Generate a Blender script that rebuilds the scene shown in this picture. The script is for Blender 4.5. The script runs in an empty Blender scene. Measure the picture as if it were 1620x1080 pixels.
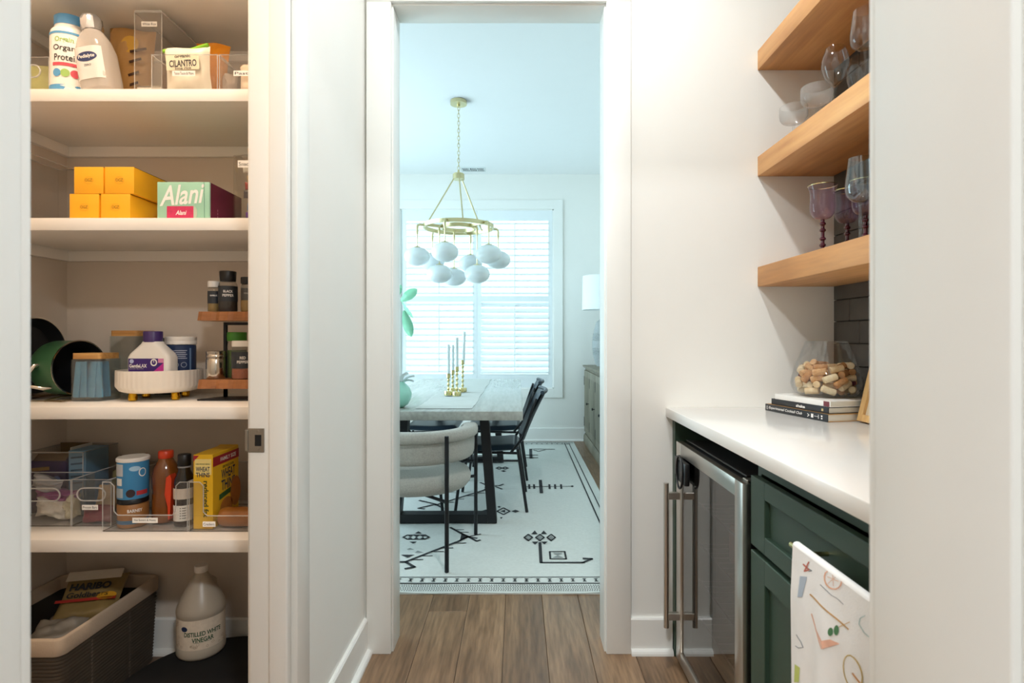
import bpy, bmesh, math, random
from mathutils import Vector, Matrix
random.seed(7)
PI = math.pi
sc = bpy.context.scene
C = sc.collection

# ---------------------------------------------------------------- camera
F, U0, V0, H = 890.0, 819.0, 534.0, 1.183       # focal length in px, principal point, eye height
cam_d = bpy.data.cameras.new('camera'); cam = bpy.data.objects.new('camera', cam_d); C.objects.link(cam)
cam_d.sensor_fit = 'HORIZONTAL'; cam_d.sensor_width = 36.0; cam_d.lens = 36.0 * F / 1620.0
cam_d.shift_x = (810 - U0) / 1620.0; cam_d.shift_y = (V0 - 540) / 1620.0
cam_d.clip_start = 0.02; cam_d.dof.use_dof = True; cam_d.dof.focus_distance = 2.5; cam_d.dof.aperture_fstop = 5.6
cam.location = (0, 0, H); cam.rotation_euler = (PI/2, 0, 0)
sc.camera = cam

# ---------------------------------------------------------------- sky, lamps, exposure
W = bpy.data.worlds.new('sky'); sc.world = W; W.use_nodes = True
bg = W.node_tree.nodes['Background']; bg.inputs[0].default_value = (0.655, 0.89, 1.0, 1); bg.inputs[1].default_value = 7.0
sc.view_settings.view_transform = 'Standard'; sc.view_settings.look = 'None'
sc.view_settings.gamma = 1.0; sc.view_settings.use_curve_mapping = False
sc.view_settings.exposure = 0.0
sc.cycles.transparent_max_bounces = 32
sc.cycles.max_bounces = 12; sc.cycles.diffuse_bounces = 6
sc.cycles.sample_clamp_indirect = 6.0
sc.cycles.caustics_reflective = False; sc.cycles.caustics_refractive = False

def lamp(name, loc, power, col, size, portal=None, rot=(0, 0, 0)):
    d = bpy.data.lights.new(name, 'AREA'); d.energy = power; d.color = col
    if portal:
        d.shape = 'RECTANGLE'; d.size, d.size_y = portal; d.cycles.is_portal = True
    else:
        d.shape = 'DISK'; d.size = size
    o = bpy.data.objects.new(name, d); C.objects.link(o); o.location = loc; o.rotation_euler = rot
    return o
CEIL = 3.06
lamp('hall_downlight', (0.21, 1.30, CEIL - 0.012), 26, (0.94, 0.985, 1.0), 0.11)
lamp('pantry_downlight', (-1.10, 1.22, CEIL - 0.012), 20, (1.0, 0.76, 0.57), 0.3)
lamp('kitchen_downlight', (-0.6, -1.3, CEIL - 0.012), 78, (0.97, 0.99, 1.0), 0.3)
lamp('kitchen_downlight', (1.0, -1.3, CEIL - 0.012), 78, (0.97, 0.99, 1.0), 0.3)
lamp('window_portal', (-0.467, 6.62, 1.62), 1, (1, 1, 1), 1, portal=(1.8, 2.2), rot=(-PI/2, 0, 0))
lamp('window_portal', (-2.42, 4.5, 1.55), 1, (1, 1, 1), 1, portal=(2.3, 2.8), rot=(0, -PI/2, 0))  # portal for the added side window

# ---------------------------------------------------------------- helpers
def at(px, py, Y):
    return Vector(((px - U0) * Y / F, Y, H - (py - V0) * Y / F))
def floor_pt(px, py, z=0.0):
    Y = (H - z) * F / (py - V0); return ((px - U0) * Y / F, Y)
def lin(h):
    if isinstance(h, str):
        h = h.lstrip('#'); c = [int(h[i:i+2], 16) / 255 for i in (0, 2, 4)]
    else: c = [x / 255 for x in h]
    return tuple(x / 12.92 if x <= 0.04045 else ((x + 0.055) / 1.055) ** 2.4 for x in c)

def tag(o, label=None, cat=None, group=None, kind=None):
    if label: o['label'] = label
    if cat: o['category'] = cat
    if group: o['group'] = group
    if kind: o['kind'] = kind
    return o
def thing(name, label, cat, loc=(0, 0, 0), rz=0.0, group=None):
    o = bpy.data.objects.new(name, None); C.objects.link(o)
    o.empty_display_size = 0.05
    o.location = loc; o.rotation_euler = (0, 0, rz)
    return tag(o, label, cat, group)
def copy_tree(o, parent=None):
    c = o.copy(); C.objects.link(c); c.parent = parent
    for ch in list(o.children): copy_tree(ch, c)
    return c

class MB:
    def __init__(s): s.v = []; s.f = []
    def add(s, vs, fs):
        n = len(s.v); s.v += [tuple(p) for p in vs]; s.f += [tuple(i + n for i in f) for f in fs]; return s
    def box(s, x0, x1, y0, y1, z0, z1, m=None):
        vs = [(x, y, z) for x in (x0, x1) for y in (y0, y1) for z in (z0, z1)]
        if m is not None: vs = [m @ Vector(p) for p in vs]
        return s.add(vs, [(0, 1, 3, 2), (4, 6, 7, 5), (0, 4, 5, 1), (2, 3, 7, 6), (0, 2, 6, 4), (1, 5, 7, 3)])
    def rbox(s, x0, x1, y0, y1, z0, z1, r=0.004, seg=2, m=None):
        bm = bmesh.new(); bmesh.ops.create_cube(bm, size=1.0)
        for p in bm.verts: p.co = Vector(((x0 + x1) / 2 + p.co.x * (x1 - x0), (y0 + y1) / 2 + p.co.y * (y1 - y0), (z0 + z1) / 2 + p.co.z * (z1 - z0)))
        bmesh.ops.bevel(bm, geom=list(bm.edges), offset=r, segments=seg, affect='EDGES', profile=0.5)
        bm.verts.index_update()
        vs = [p.co.copy() for p in bm.verts]; fs = [[q.index for q in f.verts] for f in bm.faces]; bm.free()
        if m is not None: vs = [m @ p for p in vs]
        return s.add(vs, fs)
    def lathe(s, prof, seg=32, c=(0, 0, 0), sx=1, sy=1, m=None, cap0=True, cap1=True, rib=None):
        vs = []; fs = []; n = len(prof)
        for i in range(seg):
            a = 2 * PI * i / seg
            for (r, z) in prof:
                k = rib(a, z) if rib else 1.0
                vs.append(Vector((c[0] + r * k * sx * math.cos(a), c[1] + r * k * sy * math.sin(a), c[2] + z)))
        for i in range(seg):
            j = (i + 1) % seg
            for k in range(n - 1): fs.append((i * n + k, j * n + k, j * n + k + 1, i * n + k + 1))
        if cap0 and prof[0][0] > 1e-6: fs.append(tuple(i * n for i in range(seg))[::-1])
        if cap1 and prof[-1][0] > 1e-6: fs.append(tuple(i * n + n - 1 for i in range(seg)))
        if m is not None: vs = [m @ p for p in vs]
        return s.add(vs, fs)
    def cyl(s, p0, p1, r0, r1=None, seg=12):
        return s.tube([p0, p1], r0, seg, r1)
    def tube(s, pts, r, seg=8, r1=None, closed=False):
        pts = [Vector(p) for p in pts]; n = len(pts); vs = []; fs = []
        prev = None
        for i, p in enumerate(pts):
            if closed: t = (pts[(i + 1) % n] - pts[i - 1])
            else: t = pts[min(i + 1, n - 1)] - pts[max(i - 1, 0)]
            t.normalize()
            if prev is None:
                a = Vector((0, 0, 1)) if abs(t.z) < 0.9 else Vector((1, 0, 0)); u = t.cross(a).normalized()
            else:
                u = (prev - t * prev.dot(t)); u.normalize()
            prev = u; w = t.cross(u)
            rr = r if r1 is None else r + (r1 - r) * i / max(1, n - 1)
            if isinstance(r, (list, tuple)): rr = r[i]
            for k in range(seg):
                a = 2 * PI * k / seg; vs.append(p + u * (rr * math.cos(a)) + w * (rr * math.sin(a)))
        m = n if closed else n - 1
        for i in range(m):
            j = (i + 1) % n
            for k in range(seg):
                l = (k + 1) % seg; fs.append((i * seg + k, i * seg + l, j * seg + l, j * seg + k))
        if not closed:
            fs.append(tuple(range(seg))[::-1]); fs.append(tuple((n - 1) * seg + k for k in range(seg)))
        return s.add(vs, fs)
    def bar(s, p0, p1, w, h, up=(0, 0, 1)):
        p0, p1 = Vector(p0), Vector(p1); t = (p1 - p0).normalized(); u = t.cross(Vector(up))
        if u.length < 1e-4: u = t.cross(Vector((1, 0, 0)))
        u.normalize(); w2 = u.cross(t)
        vs = [p + u * (a * w / 2) + w2 * (b * h / 2) for p in (p0, p1) for a in (-1, 1) for b in (-1, 1)]
        return s.add(vs, [(0, 1, 3, 2), (4, 6, 7, 5), (0, 4, 5, 1), (2, 3, 7, 6), (0, 2, 6, 4), (1, 5, 7, 3)])
    def prism(s, poly, fn, d0, d1):
        n = len(poly); vs = [fn(u, v, d0) for u, v in poly] + [fn(u, v, d1) for u, v in poly]
        fs = [tuple(range(n))[::-1], tuple(range(n, 2 * n))] + [(i, (i + 1) % n, n + (i + 1) % n, n + i) for i in range(n)]
        return s.add(vs, fs)
    def loft(s, secs, nc=4, c=(0, 0, 0), cap=True):
        # secs: (z, hx, hy, corner radius [, ox, oy])
        vs = []; fs = []; n = nc * 4
        for q in secs:
            z, hx, hy, r = q[:4]; ox, oy = (q[4], q[5]) if len(q) > 4 else (0, 0); r = min(r, hx, hy)
            for k, (sx, sy) in enumerate(((1, 1), (-1, 1), (-1, -1), (1, -1))):
                for i in range(nc):
                    a = PI / 2 * k + PI / 2 * i / (nc - 1)
                    vs.append((c[0] + ox + sx * (hx - r) + r * math.cos(a), c[1] + oy + sy * (hy - r) + r * math.sin(a), c[2] + z))
        for j in range(len(secs) - 1):
            for i in range(n): k = (i + 1) % n; fs.append((j * n + i, j * n + k, (j + 1) * n + k, (j + 1) * n + i))
        if cap: fs.append(tuple(range(n))[::-1]); fs.append(tuple((len(secs) - 1) * n + i for i in range(n)))
        return s.add(vs, fs)
    def grid(s, fn, nu, nv, closed_u=False):
        vs = [fn(i / nu, j / nv) for j in range(nv + 1) for i in range(nu + 1)]; w = nu + 1
        return s.add(vs, [(j * w + i, j * w + i + 1, (j + 1) * w + i + 1, (j + 1) * w + i) for j in range(nv) for i in range(nu)])
    def xf(s, m): s.v = [tuple(m @ Vector(p)) for p in s.v]; return s
    def mesh(s, name, mat, smooth=None):
        me = bpy.data.meshes.new(name); me.from_pydata(s.v, [], s.f); me.materials.append(mat)
        if smooth is not None:
            me.shade_smooth(); me.set_sharp_from_angle(angle=math.radians(smooth))
        return me
    def build(s, name, mat, parent=None, smooth=None, label=None):
        o = bpy.data.objects.new(name, s.mesh(name, mat, smooth)); C.objects.link(o)
        if parent is not None: o.parent = parent
        if label: o['label'] = label
        return o

def curve_profile(pr, k=4):
    """Catmull-Rom refinement of a lathe profile"""
    out = []; n = len(pr)
    for i in range(n - 1):
        p0, p1, p2, p3 = pr[max(i - 1, 0)], pr[i], pr[i + 1], pr[min(i + 2, n - 1)]
        for j in range(k):
            t = j / k
            out.append(tuple(.5 * (2 * p1[c] + (p2[c] - p0[c]) * t + (2 * p0[c] - 5 * p1[c] + 4 * p2[c] - p3[c]) * t * t + (3 * p1[c] - p0[c] - 3 * p2[c] + p3[c]) * t ** 3) for c in (0, 1)))
    return out + [pr[-1]]
def R(axis, deg): return Matrix.Rotation(math.radians(deg), 4, axis)
def T(x, y, z): return Matrix.Translation((x, y, z))
def hump(w, h, t, seed=0, crumple=0.012, nu=14, nv=14):
    """a filled bag lying in the xz plane, bulging along y, origin at bottom centre"""
    rnd = random.Random(seed); ph = [rnd.uniform(0, 6.28) for _ in range(8)]
    def surf(sgn):
        def fn(u, v):
            e = max(0.0, (1 - (2 * u - 1) ** 2)) ** 0.5 * max(0.0, (1 - (2 * v - 1) ** 4)) ** 0.5
            n = math.sin(9 * u + 5 * v + ph[0]) + math.sin(13 * v - 7 * u + ph[1]) + 0.6 * math.sin(23 * u + 17 * v + ph[2])
            return ((u - 0.5) * w * (1 - 0.06 * math.sin(v * PI)), sgn * (t / 2 * e) + crumple * 0.4 * n * (0.25 + e) , v * h + crumple * 0.5 * math.sin(6 * u + ph[3]))
        return fn
    m = MB(); m.grid(surf(-1), nu, nv); m.grid(surf(1), nu, nv); return m

_txt = {}
def text_mesh(s, shear=0.0, bold=0.0):
    k = (s, shear, bold)
    if k not in _txt:
        cu = bpy.data.curves.new('t', 'FONT'); cu.body = s; cu.size = 1.0; cu.shear = shear; cu.offset = bold; cu.resolution_u = 3
        cu.align_x = 'LEFT'; ob = bpy.data.objects.new('t', cu); C.objects.link(ob)
        dg = bpy.context.evaluated_depsgraph_get(); me = bpy.data.meshes.new_from_object(ob.evaluated_get(dg))
        vs = [tuple(v.co) for v in me.vertices]; fs = [tuple(p.vertices) for p in me.polygons]
        bpy.data.objects.remove(ob); bpy.data.curves.remove(cu); bpy.data.meshes.remove(me)
        _txt[k] = (vs, fs)
    return _txt[k]
def lettering(s, fn, mat, parent, width=None, height=None, u=0.0, v=0.0, shear=0.0, bold=0.02, rot=0.0, name='lettering', label=None):
    """lettering centred on (u, v) of the surface fn(u, v) -> point"""
    vs, fs = text_mesh(s, shear, bold)
    xs = [p[0] for p in vs]; ys = [p[1] for p in vs]
    x0, x1, y0, y1 = min(xs), max(xs), min(ys), max(ys)
    kx = width / (x1 - x0) if width else None; ky = height / (y1 - y0) if height else None
    kx = kx or ky; ky = ky or kx
    ca, sa = math.cos(rot), math.sin(rot); out = []
    for p in vs:
        a, b = (p[0] - (x0 + x1) / 2) * kx, (p[1] - (y0 + y1) / 2) * ky
        out.append(fn(u + a * ca - b * sa, v + a * sa + b * ca))
    return MB().add(out, fs).build(name, mat, parent, label=label)
def poly(pts, fn, mb=None):
    mb = mb or MB(); return mb.add([fn(a, b) for a, b in pts], [tuple(range(len(pts)))])
def disc(u, v, ru, rv, fn, mb=None, seg=20):
    mb = mb or MB(); n = seg // 2; vs = []
    for i in range(n + 1):
        c = -math.cos(PI * i / n); s = math.sqrt(max(0, 1 - c * c))
        vs += [fn(u + ru * c, v - rv * s), fn(u + ru * c, v + rv * s)]
    return mb.add(vs, [(2 * i, 2 * i + 2, 2 * i + 3, 2 * i + 1) for i in range(n)])
def ring(u, v, ru, rv, w, fn, mb=None, seg=24):
    mb = mb or MB(); vs = []
    for i in range(seg):
        a = 2 * PI * i / seg
        for k in (0, 1): vs.append(fn(u + (ru - k * w) * math.cos(a), v + (rv - k * w) * math.sin(a)))
    return mb.add(vs, [(2 * i, 2 * ((i + 1) % seg), 2 * ((i + 1) % seg) + 1, 2 * i + 1) for i in range(seg)])
def patch(u0, u1, v0, v1, fn, mb=None, n=1):
    mb = mb or MB()
    for i in range(n):
        a, b = u0 + (u1 - u0) * i / n, u0 + (u1 - u0) * (i + 1) / n
        mb.add([fn(a, v0), fn(b, v0), fn(b, v1), fn(a, v1)], [(0, 1, 2, 3)])
    return mb
def stroke(pts, w, fn, mb=None):
    mb = mb or MB()
    for (a, b), (c, d) in zip(pts, pts[1:]):
        l = math.hypot(c - a, d - b) or 1; nx, ny = -(d - b) / l * w / 2, (c - a) / l * w / 2
        ex, ey = (c - a) / l * w * .3, (d - b) / l * w * .3
        mb.add([fn(a + nx - ex, b + ny - ey), fn(a - nx - ex, b - ny - ey), fn(c - nx + ex, d - ny + ey), fn(c + nx + ex, d + ny + ey)], [(0, 1, 2, 3)])
    return mb
def flat(y, x0=0, z0=0): return lambda u, v: (x0 + u, y, z0 + v)
def side(x, y0=0, z0=0): return lambda u, v: (x, y0 + u, z0 + v)
def wrap(r, a0=0.0, z0=0.0, c=(0, 0)):
    return lambda u, v: (c[0] + r * math.sin(a0 + u / r), c[1] - r * math.cos(a0 + u / r), z0 + v)

# ---------------------------------------------------------------- materials
_m = {}
def nodes(name):
    m = bpy.data.materials.new(name); m.use_nodes = True; return m, m.node_tree.nodes, m.node_tree.links
def M(name, col, rough=0.5, metal=0.0, var=0.04, vscale=9.0, bump=0.0, bscale=80.0, coat=0.0, trans=0.0, sheen=0.0, stretch=None, rand=0.0, spec=0.5, sss=0.0):
    if name in _m: return _m[name]
    m, N, L = nodes(name); b = N['Principled BSDF']; c = lin(col)
    b.inputs['Roughness'].default_value = rough; b.inputs['Metallic'].default_value = metal
    b.inputs['Coat Weight'].default_value = coat; b.inputs['Specular IOR Level'].default_value = spec
    b.inputs['Sheen Weight'].default_value = sheen; b.inputs['Transmission Weight'].default_value = trans
    if sss: b.inputs['Subsurface Weight'].default_value = sss; b.inputs['Subsurface Radius'].default_value = (.02, .015, .01)
    tc = N.new('ShaderNodeTexCoord'); mp = N.new('ShaderNodeMapping'); L.new(tc.outputs['Object'], mp.inputs['Vector'])
    if stretch: mp.inputs['Scale'].default_value = stretch
    nz = N.new('ShaderNodeTexNoise'); nz.inputs['Scale'].default_value = vscale; nz.inputs['Detail'].default_value = 4; L.new(mp.outputs['Vector'], nz.inputs['Vector'])
    mx = N.new('ShaderNodeMix'); mx.data_type = 'RGBA'
    mx.inputs['A'].default_value = (*[x * (1 - var) for x in c], 1); mx.inputs['B'].default_value = (*[min(1, x * (1 + var)) for x in c], 1)
    L.new(nz.outputs['Fac'], mx.inputs['Factor']); out = mx.outputs['Result']
    if rand:
        oi = N.new('ShaderNodeObjectInfo'); hv = N.new('ShaderNodeHueSaturation'); mr = N.new('ShaderNodeMapRange')
        mr.inputs['To Min'].default_value = 1 - rand; mr.inputs['To Max'].default_value = 1 + rand
        L.new(oi.outputs['Random'], mr.inputs['Value']); L.new(mr.outputs['Result'], hv.inputs['Value']); L.new(out, hv.inputs['Color']); out = hv.outputs['Color']
    L.new(out, b.inputs['Base Color'])
    if bump:
        n2 = N.new('ShaderNodeTexNoise'); n2.inputs['Scale'].default_value = bscale; n2.inputs['Detail'].default_value = 3; L.new(mp.outputs['Vector'], n2.inputs['Vector'])
        bp = N.new('ShaderNodeBump'); bp.inputs['Strength'].default_value = bump; bp.inputs['Distance'].default_value = 0.002
        L.new(n2.outputs['Fac'], bp.inputs['Height']); L.new(bp.outputs['Normal'], b.inputs['Normal'])
    _m[name] = m; return m
def wood(name, c1, c2, axis='Y', scale=6.0, rough=0.45, rand=0.0, fine=0.5, knots=0.0):
    if name in _m: return _m[name]
    m, N, L = nodes(name); b = N['Principled BSDF']; b.inputs['Roughness'].default_value = rough
    tc = N.new('ShaderNodeTexCoord'); mp = N.new('ShaderNodeMapping'); L.new(tc.outputs['Object'], mp.inputs['Vector'])
    st = {'X': (0.09, 1, 1), 'Y': (1, 0.09, 1), 'Z': (1, 1, 0.09)}[axis]; mp.inputs['Scale'].default_value = st
    vec = mp.outputs['Vector']
    if rand:
        oi = N.new('ShaderNodeObjectInfo'); ml = N.new('ShaderNodeVectorMath'); ml.operation = 'ADD'; sc_ = N.new('ShaderNodeMath'); sc_.operation = 'MULTIPLY'; sc_.inputs[1].default_value = 37.0
        L.new(oi.outputs['Random'], sc_.inputs[0]); L.new(vec, ml.inputs[0]); L.new(sc_.outputs[0], ml.inputs[1]); vec = ml.outputs[0]
    n1 = N.new('ShaderNodeTexNoise'); n1.inputs['Scale'].default_value = scale; n1.inputs['Detail'].default_value = 6; n1.inputs['Distortion'].default_value = 0.9; L.new(vec, n1.inputs['Vector'])
    n2 = N.new('ShaderNodeTexNoise'); n2.inputs['Scale'].default_value = scale * 11; n2.inputs['Detail'].default_value = 4; L.new(vec, n2.inputs['Vector'])
    cr = N.new('ShaderNodeValToRGB'); cr.color_ramp.elements[0].position = 0.32; cr.color_ramp.elements[1].position = 0.68
    cr.color_ramp.elements[0].color = (*lin(c1), 1); cr.color_ramp.elements[1].color = (*lin(c2), 1); L.new(n1.outputs['Fac'], cr.inputs['Fac'])
    mx = N.new('ShaderNodeMix'); mx.data_type = 'RGBA'; mx.blend_type = 'OVERLAY'; mx.inputs['Factor'].default_value = fine
    L.new(cr.outputs['Color'], mx.inputs['A']); L.new(n2.outputs['Fac'], mx.inputs['B']); out = mx.outputs['Result']
    if rand:
        hv = N.new('ShaderNodeHueSaturation'); mr = N.new('ShaderNodeMapRange'); mr.inputs['To Min'].default_value = 1 - rand; mr.inputs['To Max'].default_value = 1 + rand
        L.new(oi.outputs['Random'], mr.inputs['Value']); L.new(mr.outputs['Result'], hv.inputs['Value']); L.new(out, hv.inputs['Color']); out = hv.outputs['Color']
    L.new(out, b.inputs['Base Color'])
    bp = N.new('ShaderNodeBump'); bp.inputs['Strength'].default_value = 0.15; bp.inputs['Distance'].default_value = 0.001; L.new(n2.outputs['Fac'], bp.inputs['Height']); L.new(bp.outputs['Normal'], b.inputs['Normal'])
    _m[name] = m; return m
def clear(name, tint=(1, 1, 1), ior=1.45, rough=0.02, haze=0.0, hazecol=(1, 1, 1), boost=1.0):
    """thin clear material: fresnel mix of see-through and gloss, with a little milkiness"""
    if name in _m: return _m[name]
    m, N, L = nodes(name); N.remove(N['Principled BSDF']); o = N['Material Output']
    tr = N.new('ShaderNodeBsdfTransparent'); gl = N.new('ShaderNodeBsdfGlossy'); gl.inputs['Roughness'].default_value = rough
    nz = N.new('ShaderNodeTexNoise'); nz.inputs['Scale'].default_value = 6.0
    mx0 = N.new('ShaderNodeMix'); mx0.data_type = 'RGBA'; mx0.inputs['A'].default_value = (*tint, 1); mx0.inputs['B'].default_value = (*[t * 0.97 for t in tint], 1)
    L.new(nz.outputs['Fac'], mx0.inputs['Factor']); L.new(mx0.outputs['Result'], tr.inputs['Color'])
    # Schlick reflectance from the facing angle (same on both sides of a wall)
    lw_ = N.new('ShaderNodeLayerWeight'); lw_.inputs['Blend'].default_value = 0.5; mx = N.new('ShaderNodeMixShader')
    pw = N.new('ShaderNodeMath'); pw.operation = 'POWER'; pw.inputs[1].default_value = 5.0; L.new(lw_.outputs['Facing'], pw.inputs[0])
    f0 = ((ior - 1) / (ior + 1)) ** 2; ma = N.new('ShaderNodeMath'); ma.operation = 'MULTIPLY_ADD'; ma.inputs[1].default_value = 1 - f0; ma.inputs[2].default_value = f0
    L.new(pw.outputs[0], ma.inputs[0]); fac = ma.outputs[0]
    if boost != 1.0:
        mu = N.new('ShaderNodeMath'); mu.operation = 'MULTIPLY'; mu.use_clamp = True; mu.inputs[1].default_value = boost; L.new(fac, mu.inputs[0]); fac = mu.outputs[0]
    L.new(fac, mx.inputs[0]); L.new(tr.outputs[0], mx.inputs[1]); L.new(gl.outputs[0], mx.inputs[2]); out = mx.outputs[0]
    if haze:
        df = N.new('ShaderNodeBsdfDiffuse'); df.inputs['Color'].default_value = (*hazecol, 1); m2 = N.new('ShaderNodeMixShader'); m2.inputs[0].default_value = haze
        L.new(out, m2.inputs[1]); L.new(df.outputs[0], m2.inputs[2]); out = m2.outputs[0]
    L.new(out, o.inputs['Surface']); _m[name] = m; return m

PAINT = M('wall_paint', '#ECEBE6', 0.65, var=0.012, bump=0.05, bscale=160)
TRIM = M('trim_paint', '#EEEEEA', 0.30, var=0.008)
CEILP = M('ceiling_paint', '#EEF0F0', 0.8, var=0.01)
OAK = wood('oak_floor', '#674E39', '#95775B', 'Y', 7.0, 0.34, rand=0.12, fine=0.75)
GROUT = M('grout', '#3A3733', 0.9)
SHELFWOOD = wood('shelf_wood', '#B67F48', '#DAA46B', 'Y', 5.0, 0.5, fine=0.35)
STEEL = M('stainless_steel', '#C9C4BC', 0.28, 1.0, var=0.05, stretch=(1, 1, .05), vscale=60)
BLACKM = M('black_metal', '#14161A', 0.45, 0.2)
BLACKP = M('black_plastic', '#0E0F11', 0.4)
BRASS = M('brass', '#CBC08A', 0.22, 1.0)
GREEN = M('green_paint', '#324639', 0.42, var=0.05)
QUARTZ = M('white_quartz', '#F4F2EE', 0.16, var=0.02, vscale=3)
ACR = clear('clear_acrylic', (0.98, 0.98, 0.975), 1.42, 0.03, haze=0.015)
ACRE = clear('acrylic_edge', (0.9, 0.9, 0.89), 1.5, 0.1, haze=0.38, hazecol=(.95, .94, .92))
GLASS = clear('drinking_glass', (0.97, 0.975, 0.975), 1.5, 0.01)
PAPERW = M('white_label', '#F3F1EC', 0.6)
INK = M('black_ink', '#1A1A1C', 0.6)
WHITE_INK = M('white_ink', '#F2F0EC', 0.55)
# ================================================================ THE SETTING
def struct(name, mb, mat, parent=None, smooth=None, label=None):
    o = mb.build(name, mat, parent, smooth)
    if parent is None: o['kind'] = 'structure'
    if label: o['label'] = label
    return o
YW0, YW1 = 2.12, 2.235          # dining doorway wall
YE0, YE1 = 0.3715, 0.515        # wall the camera looks through
XL, XLP = -0.575, -0.668        # hall side / pantry side of the pantry partition
XR = 1.189                      # back of the bar nook
XP = -1.696                     # pantry left wall
YF = 6.46                       # dining window wall
XDL, XDR = -2.30, 1.235         # dining side walls
HEAD = 2.434

# floor and its planks
fl = struct('floor', MB().box(-3.2, 3.2, -4.6, YF + .1, -0.06, -0.004), M('subfloor', '#4A3625', 0.7), label='brown oak plank floor')
PITCH = 0.165
def plank(x0, y0, y1, parent=fl):
    MB().rbox(x0 + .0008, x0 + PITCH - .0008, y0 + .0008, y1 - .0008, -0.012, 0.0, 0.0018, 1).build('plank', OAK, parent)
seams = {-2: [2.435], -1: [3.6], 0: [1.75], 1: [2.95], 2: [4.1], 3: [1.9, 3.3]}
rnd = random.Random(3)
for k in range(-10, 8):
    x0 = -0.0547 + PITCH * k
    if x0 < -1.80: continue
    ys = [0.35]; s = seams.get(k, [rnd.uniform(0.8, 2.0)])
    for q in s: ys.append(q)
    while ys[-1] < YF - 0.9: ys.append(ys[-1] + rnd.uniform(1.1, 1.9))
    if YF - ys[-1] < .5: ys.pop()
    ys.append(YF)
    for a, b in zip(ys, ys[1:]): plank(x0, a, b)

struct('ceiling', MB().box(-3.2, 3.2, -4.6, YF + .1, CEIL, CEIL + .08), CEILP, label='plain white ceiling')
# doorway walls
def holed_wall(x0, x1, y0, y1, hx0, hx1, hz1, mb=None):
    mb = mb or MB()
    hx0 -= .018; hx1 += .018; hz1 += .018
    mb.box(x0, hx0, y0, y1, 0, CEIL); mb.box(hx1, x1, y0, y1, 0, CEIL); mb.box(hx0, hx1, y0, y1, hz1, CEIL); return mb
struct('wall_doorway', holed_wall(XDL, 1.30, YW0, YW1, -0.468, 0.326, HEAD), PAINT, label='white wall around the dining room doorway')
struct('wall_entry', holed_wall(-3.2, 3.2, YE0, YE1, -0.454, 0.326, HEAD), PAINT, label='white wall pierced by the nearest doorway')
PY0, PY1 = 0.62, 1.42
mb = MB(); mb.box(XLP, XL, YE1, PY0, 0, CEIL); mb.box(XLP, XL, PY1, YW0, 0, CEIL); mb.box(XLP, XL, PY0, PY1, HEAD, CEIL)
struct('wall_left', mb, PAINT, label='white wall between the hall and the pantry')
PANT = M('pantry_shaded_paint', '#D6CBBE', 0.7, var=0.012, bump=0.05, bscale=160)  # white walls darkened in the colour itself to keep the pantry dim
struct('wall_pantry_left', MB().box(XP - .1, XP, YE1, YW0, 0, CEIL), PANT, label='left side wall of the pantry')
wr = struct('wall_right', MB().box(XR + .012, XR + .11, YE1, YW0, 0, CEIL), GROUT, label='bar wall clad in dark tiles')
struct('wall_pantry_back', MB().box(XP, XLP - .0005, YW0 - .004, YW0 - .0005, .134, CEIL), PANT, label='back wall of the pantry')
# slate tiles on the nook back wall
SLATE = M('slate_tile', '#4A4743', 0.42, var=0.35, vscale=14, bump=0.25, bscale=40, rand=0.18)
tz, th, tl = 0.921, 0.0805, 0.29
tile_me = {}
def tile(y0, y1, z0, z1):
    key = (round(y1 - y0, 3), round(z1 - z0, 3))
    if key not in tile_me:
        tile_me[key] = MB().rbox(0, .011, .0012, y1 - y0 - .0012, .0012, z1 - z0 - .0012, 0.0022, 1).mesh('tile', SLATE)
    o = bpy.data.objects.new('tile', tile_me[key]); C.objects.link(o); o.parent = wr; o.location = (XR + .001, y0, z0)
for r in range(26):
    z0 = tz + r * th
    if z0 > 3.0: break
    off = [0.10, 0.22, 0.0, 0.16][r % 4]; y = YW0 - off if off else YW0
    if off: tile(y, YW0, z0, min(z0 + th, CEIL))
    while y > YE1 + .01:
        a = max(y - tl, YE1); tile(a, y, z0, min(z0 + th, CEIL)); y = a
# dining room shell
WX0, WX1, WZ0, WZ1 = -1.346, 0.412, 0.600, 2.656
mb = MB(); mb.box(XDL, WX0, YF, YF + .12, 0, CEIL); mb.box(WX1, XDR + .1, YF, YF + .12, 0, CEIL); mb.box(WX0, WX1, YF, YF + .12, 0, WZ0); mb.box(WX0, WX1, YF, YF + .12, WZ1, CEIL)
struct('wall_far', mb, PAINT, label='pale dining room wall holding the shuttered window')
L0_, L1_, LZ0, LZ1 = 3.1, 5.9, .40, 2.70
mb = MB(); mb.box(XDL - .1, XDL, YW0, L0_, 0, CEIL); mb.box(XDL - .1, XDL, L1_, YF + .1, 0, CEIL); mb.box(XDL - .1, XDL, L0_, L1_, 0, LZ0); mb.box(XDL - .1, XDL, L0_, L1_, LZ1, CEIL)
struct('wall_dining_left', mb, PAINT, label='left dining room wall')
mb = MB()
for a, b, c, d in ((L0_ - .1, L0_, LZ0 - .1, LZ1 + .1), (L1_, L1_ + .1, LZ0 - .1, LZ1 + .1), (L0_, L1_, LZ0 - .1, LZ0), (L0_, L1_, LZ1, LZ1 + .1), (4.0, 4.05, LZ0, LZ1), (4.95, 5.0, LZ0, LZ1)): mb.box(XDL - .06, XDL + .018, a, b, c, d)
struct('window_added', mb, TRIM, label='unseen side window added to brighten the dining room')  # added out of view, lets sky light in from the left
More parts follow.
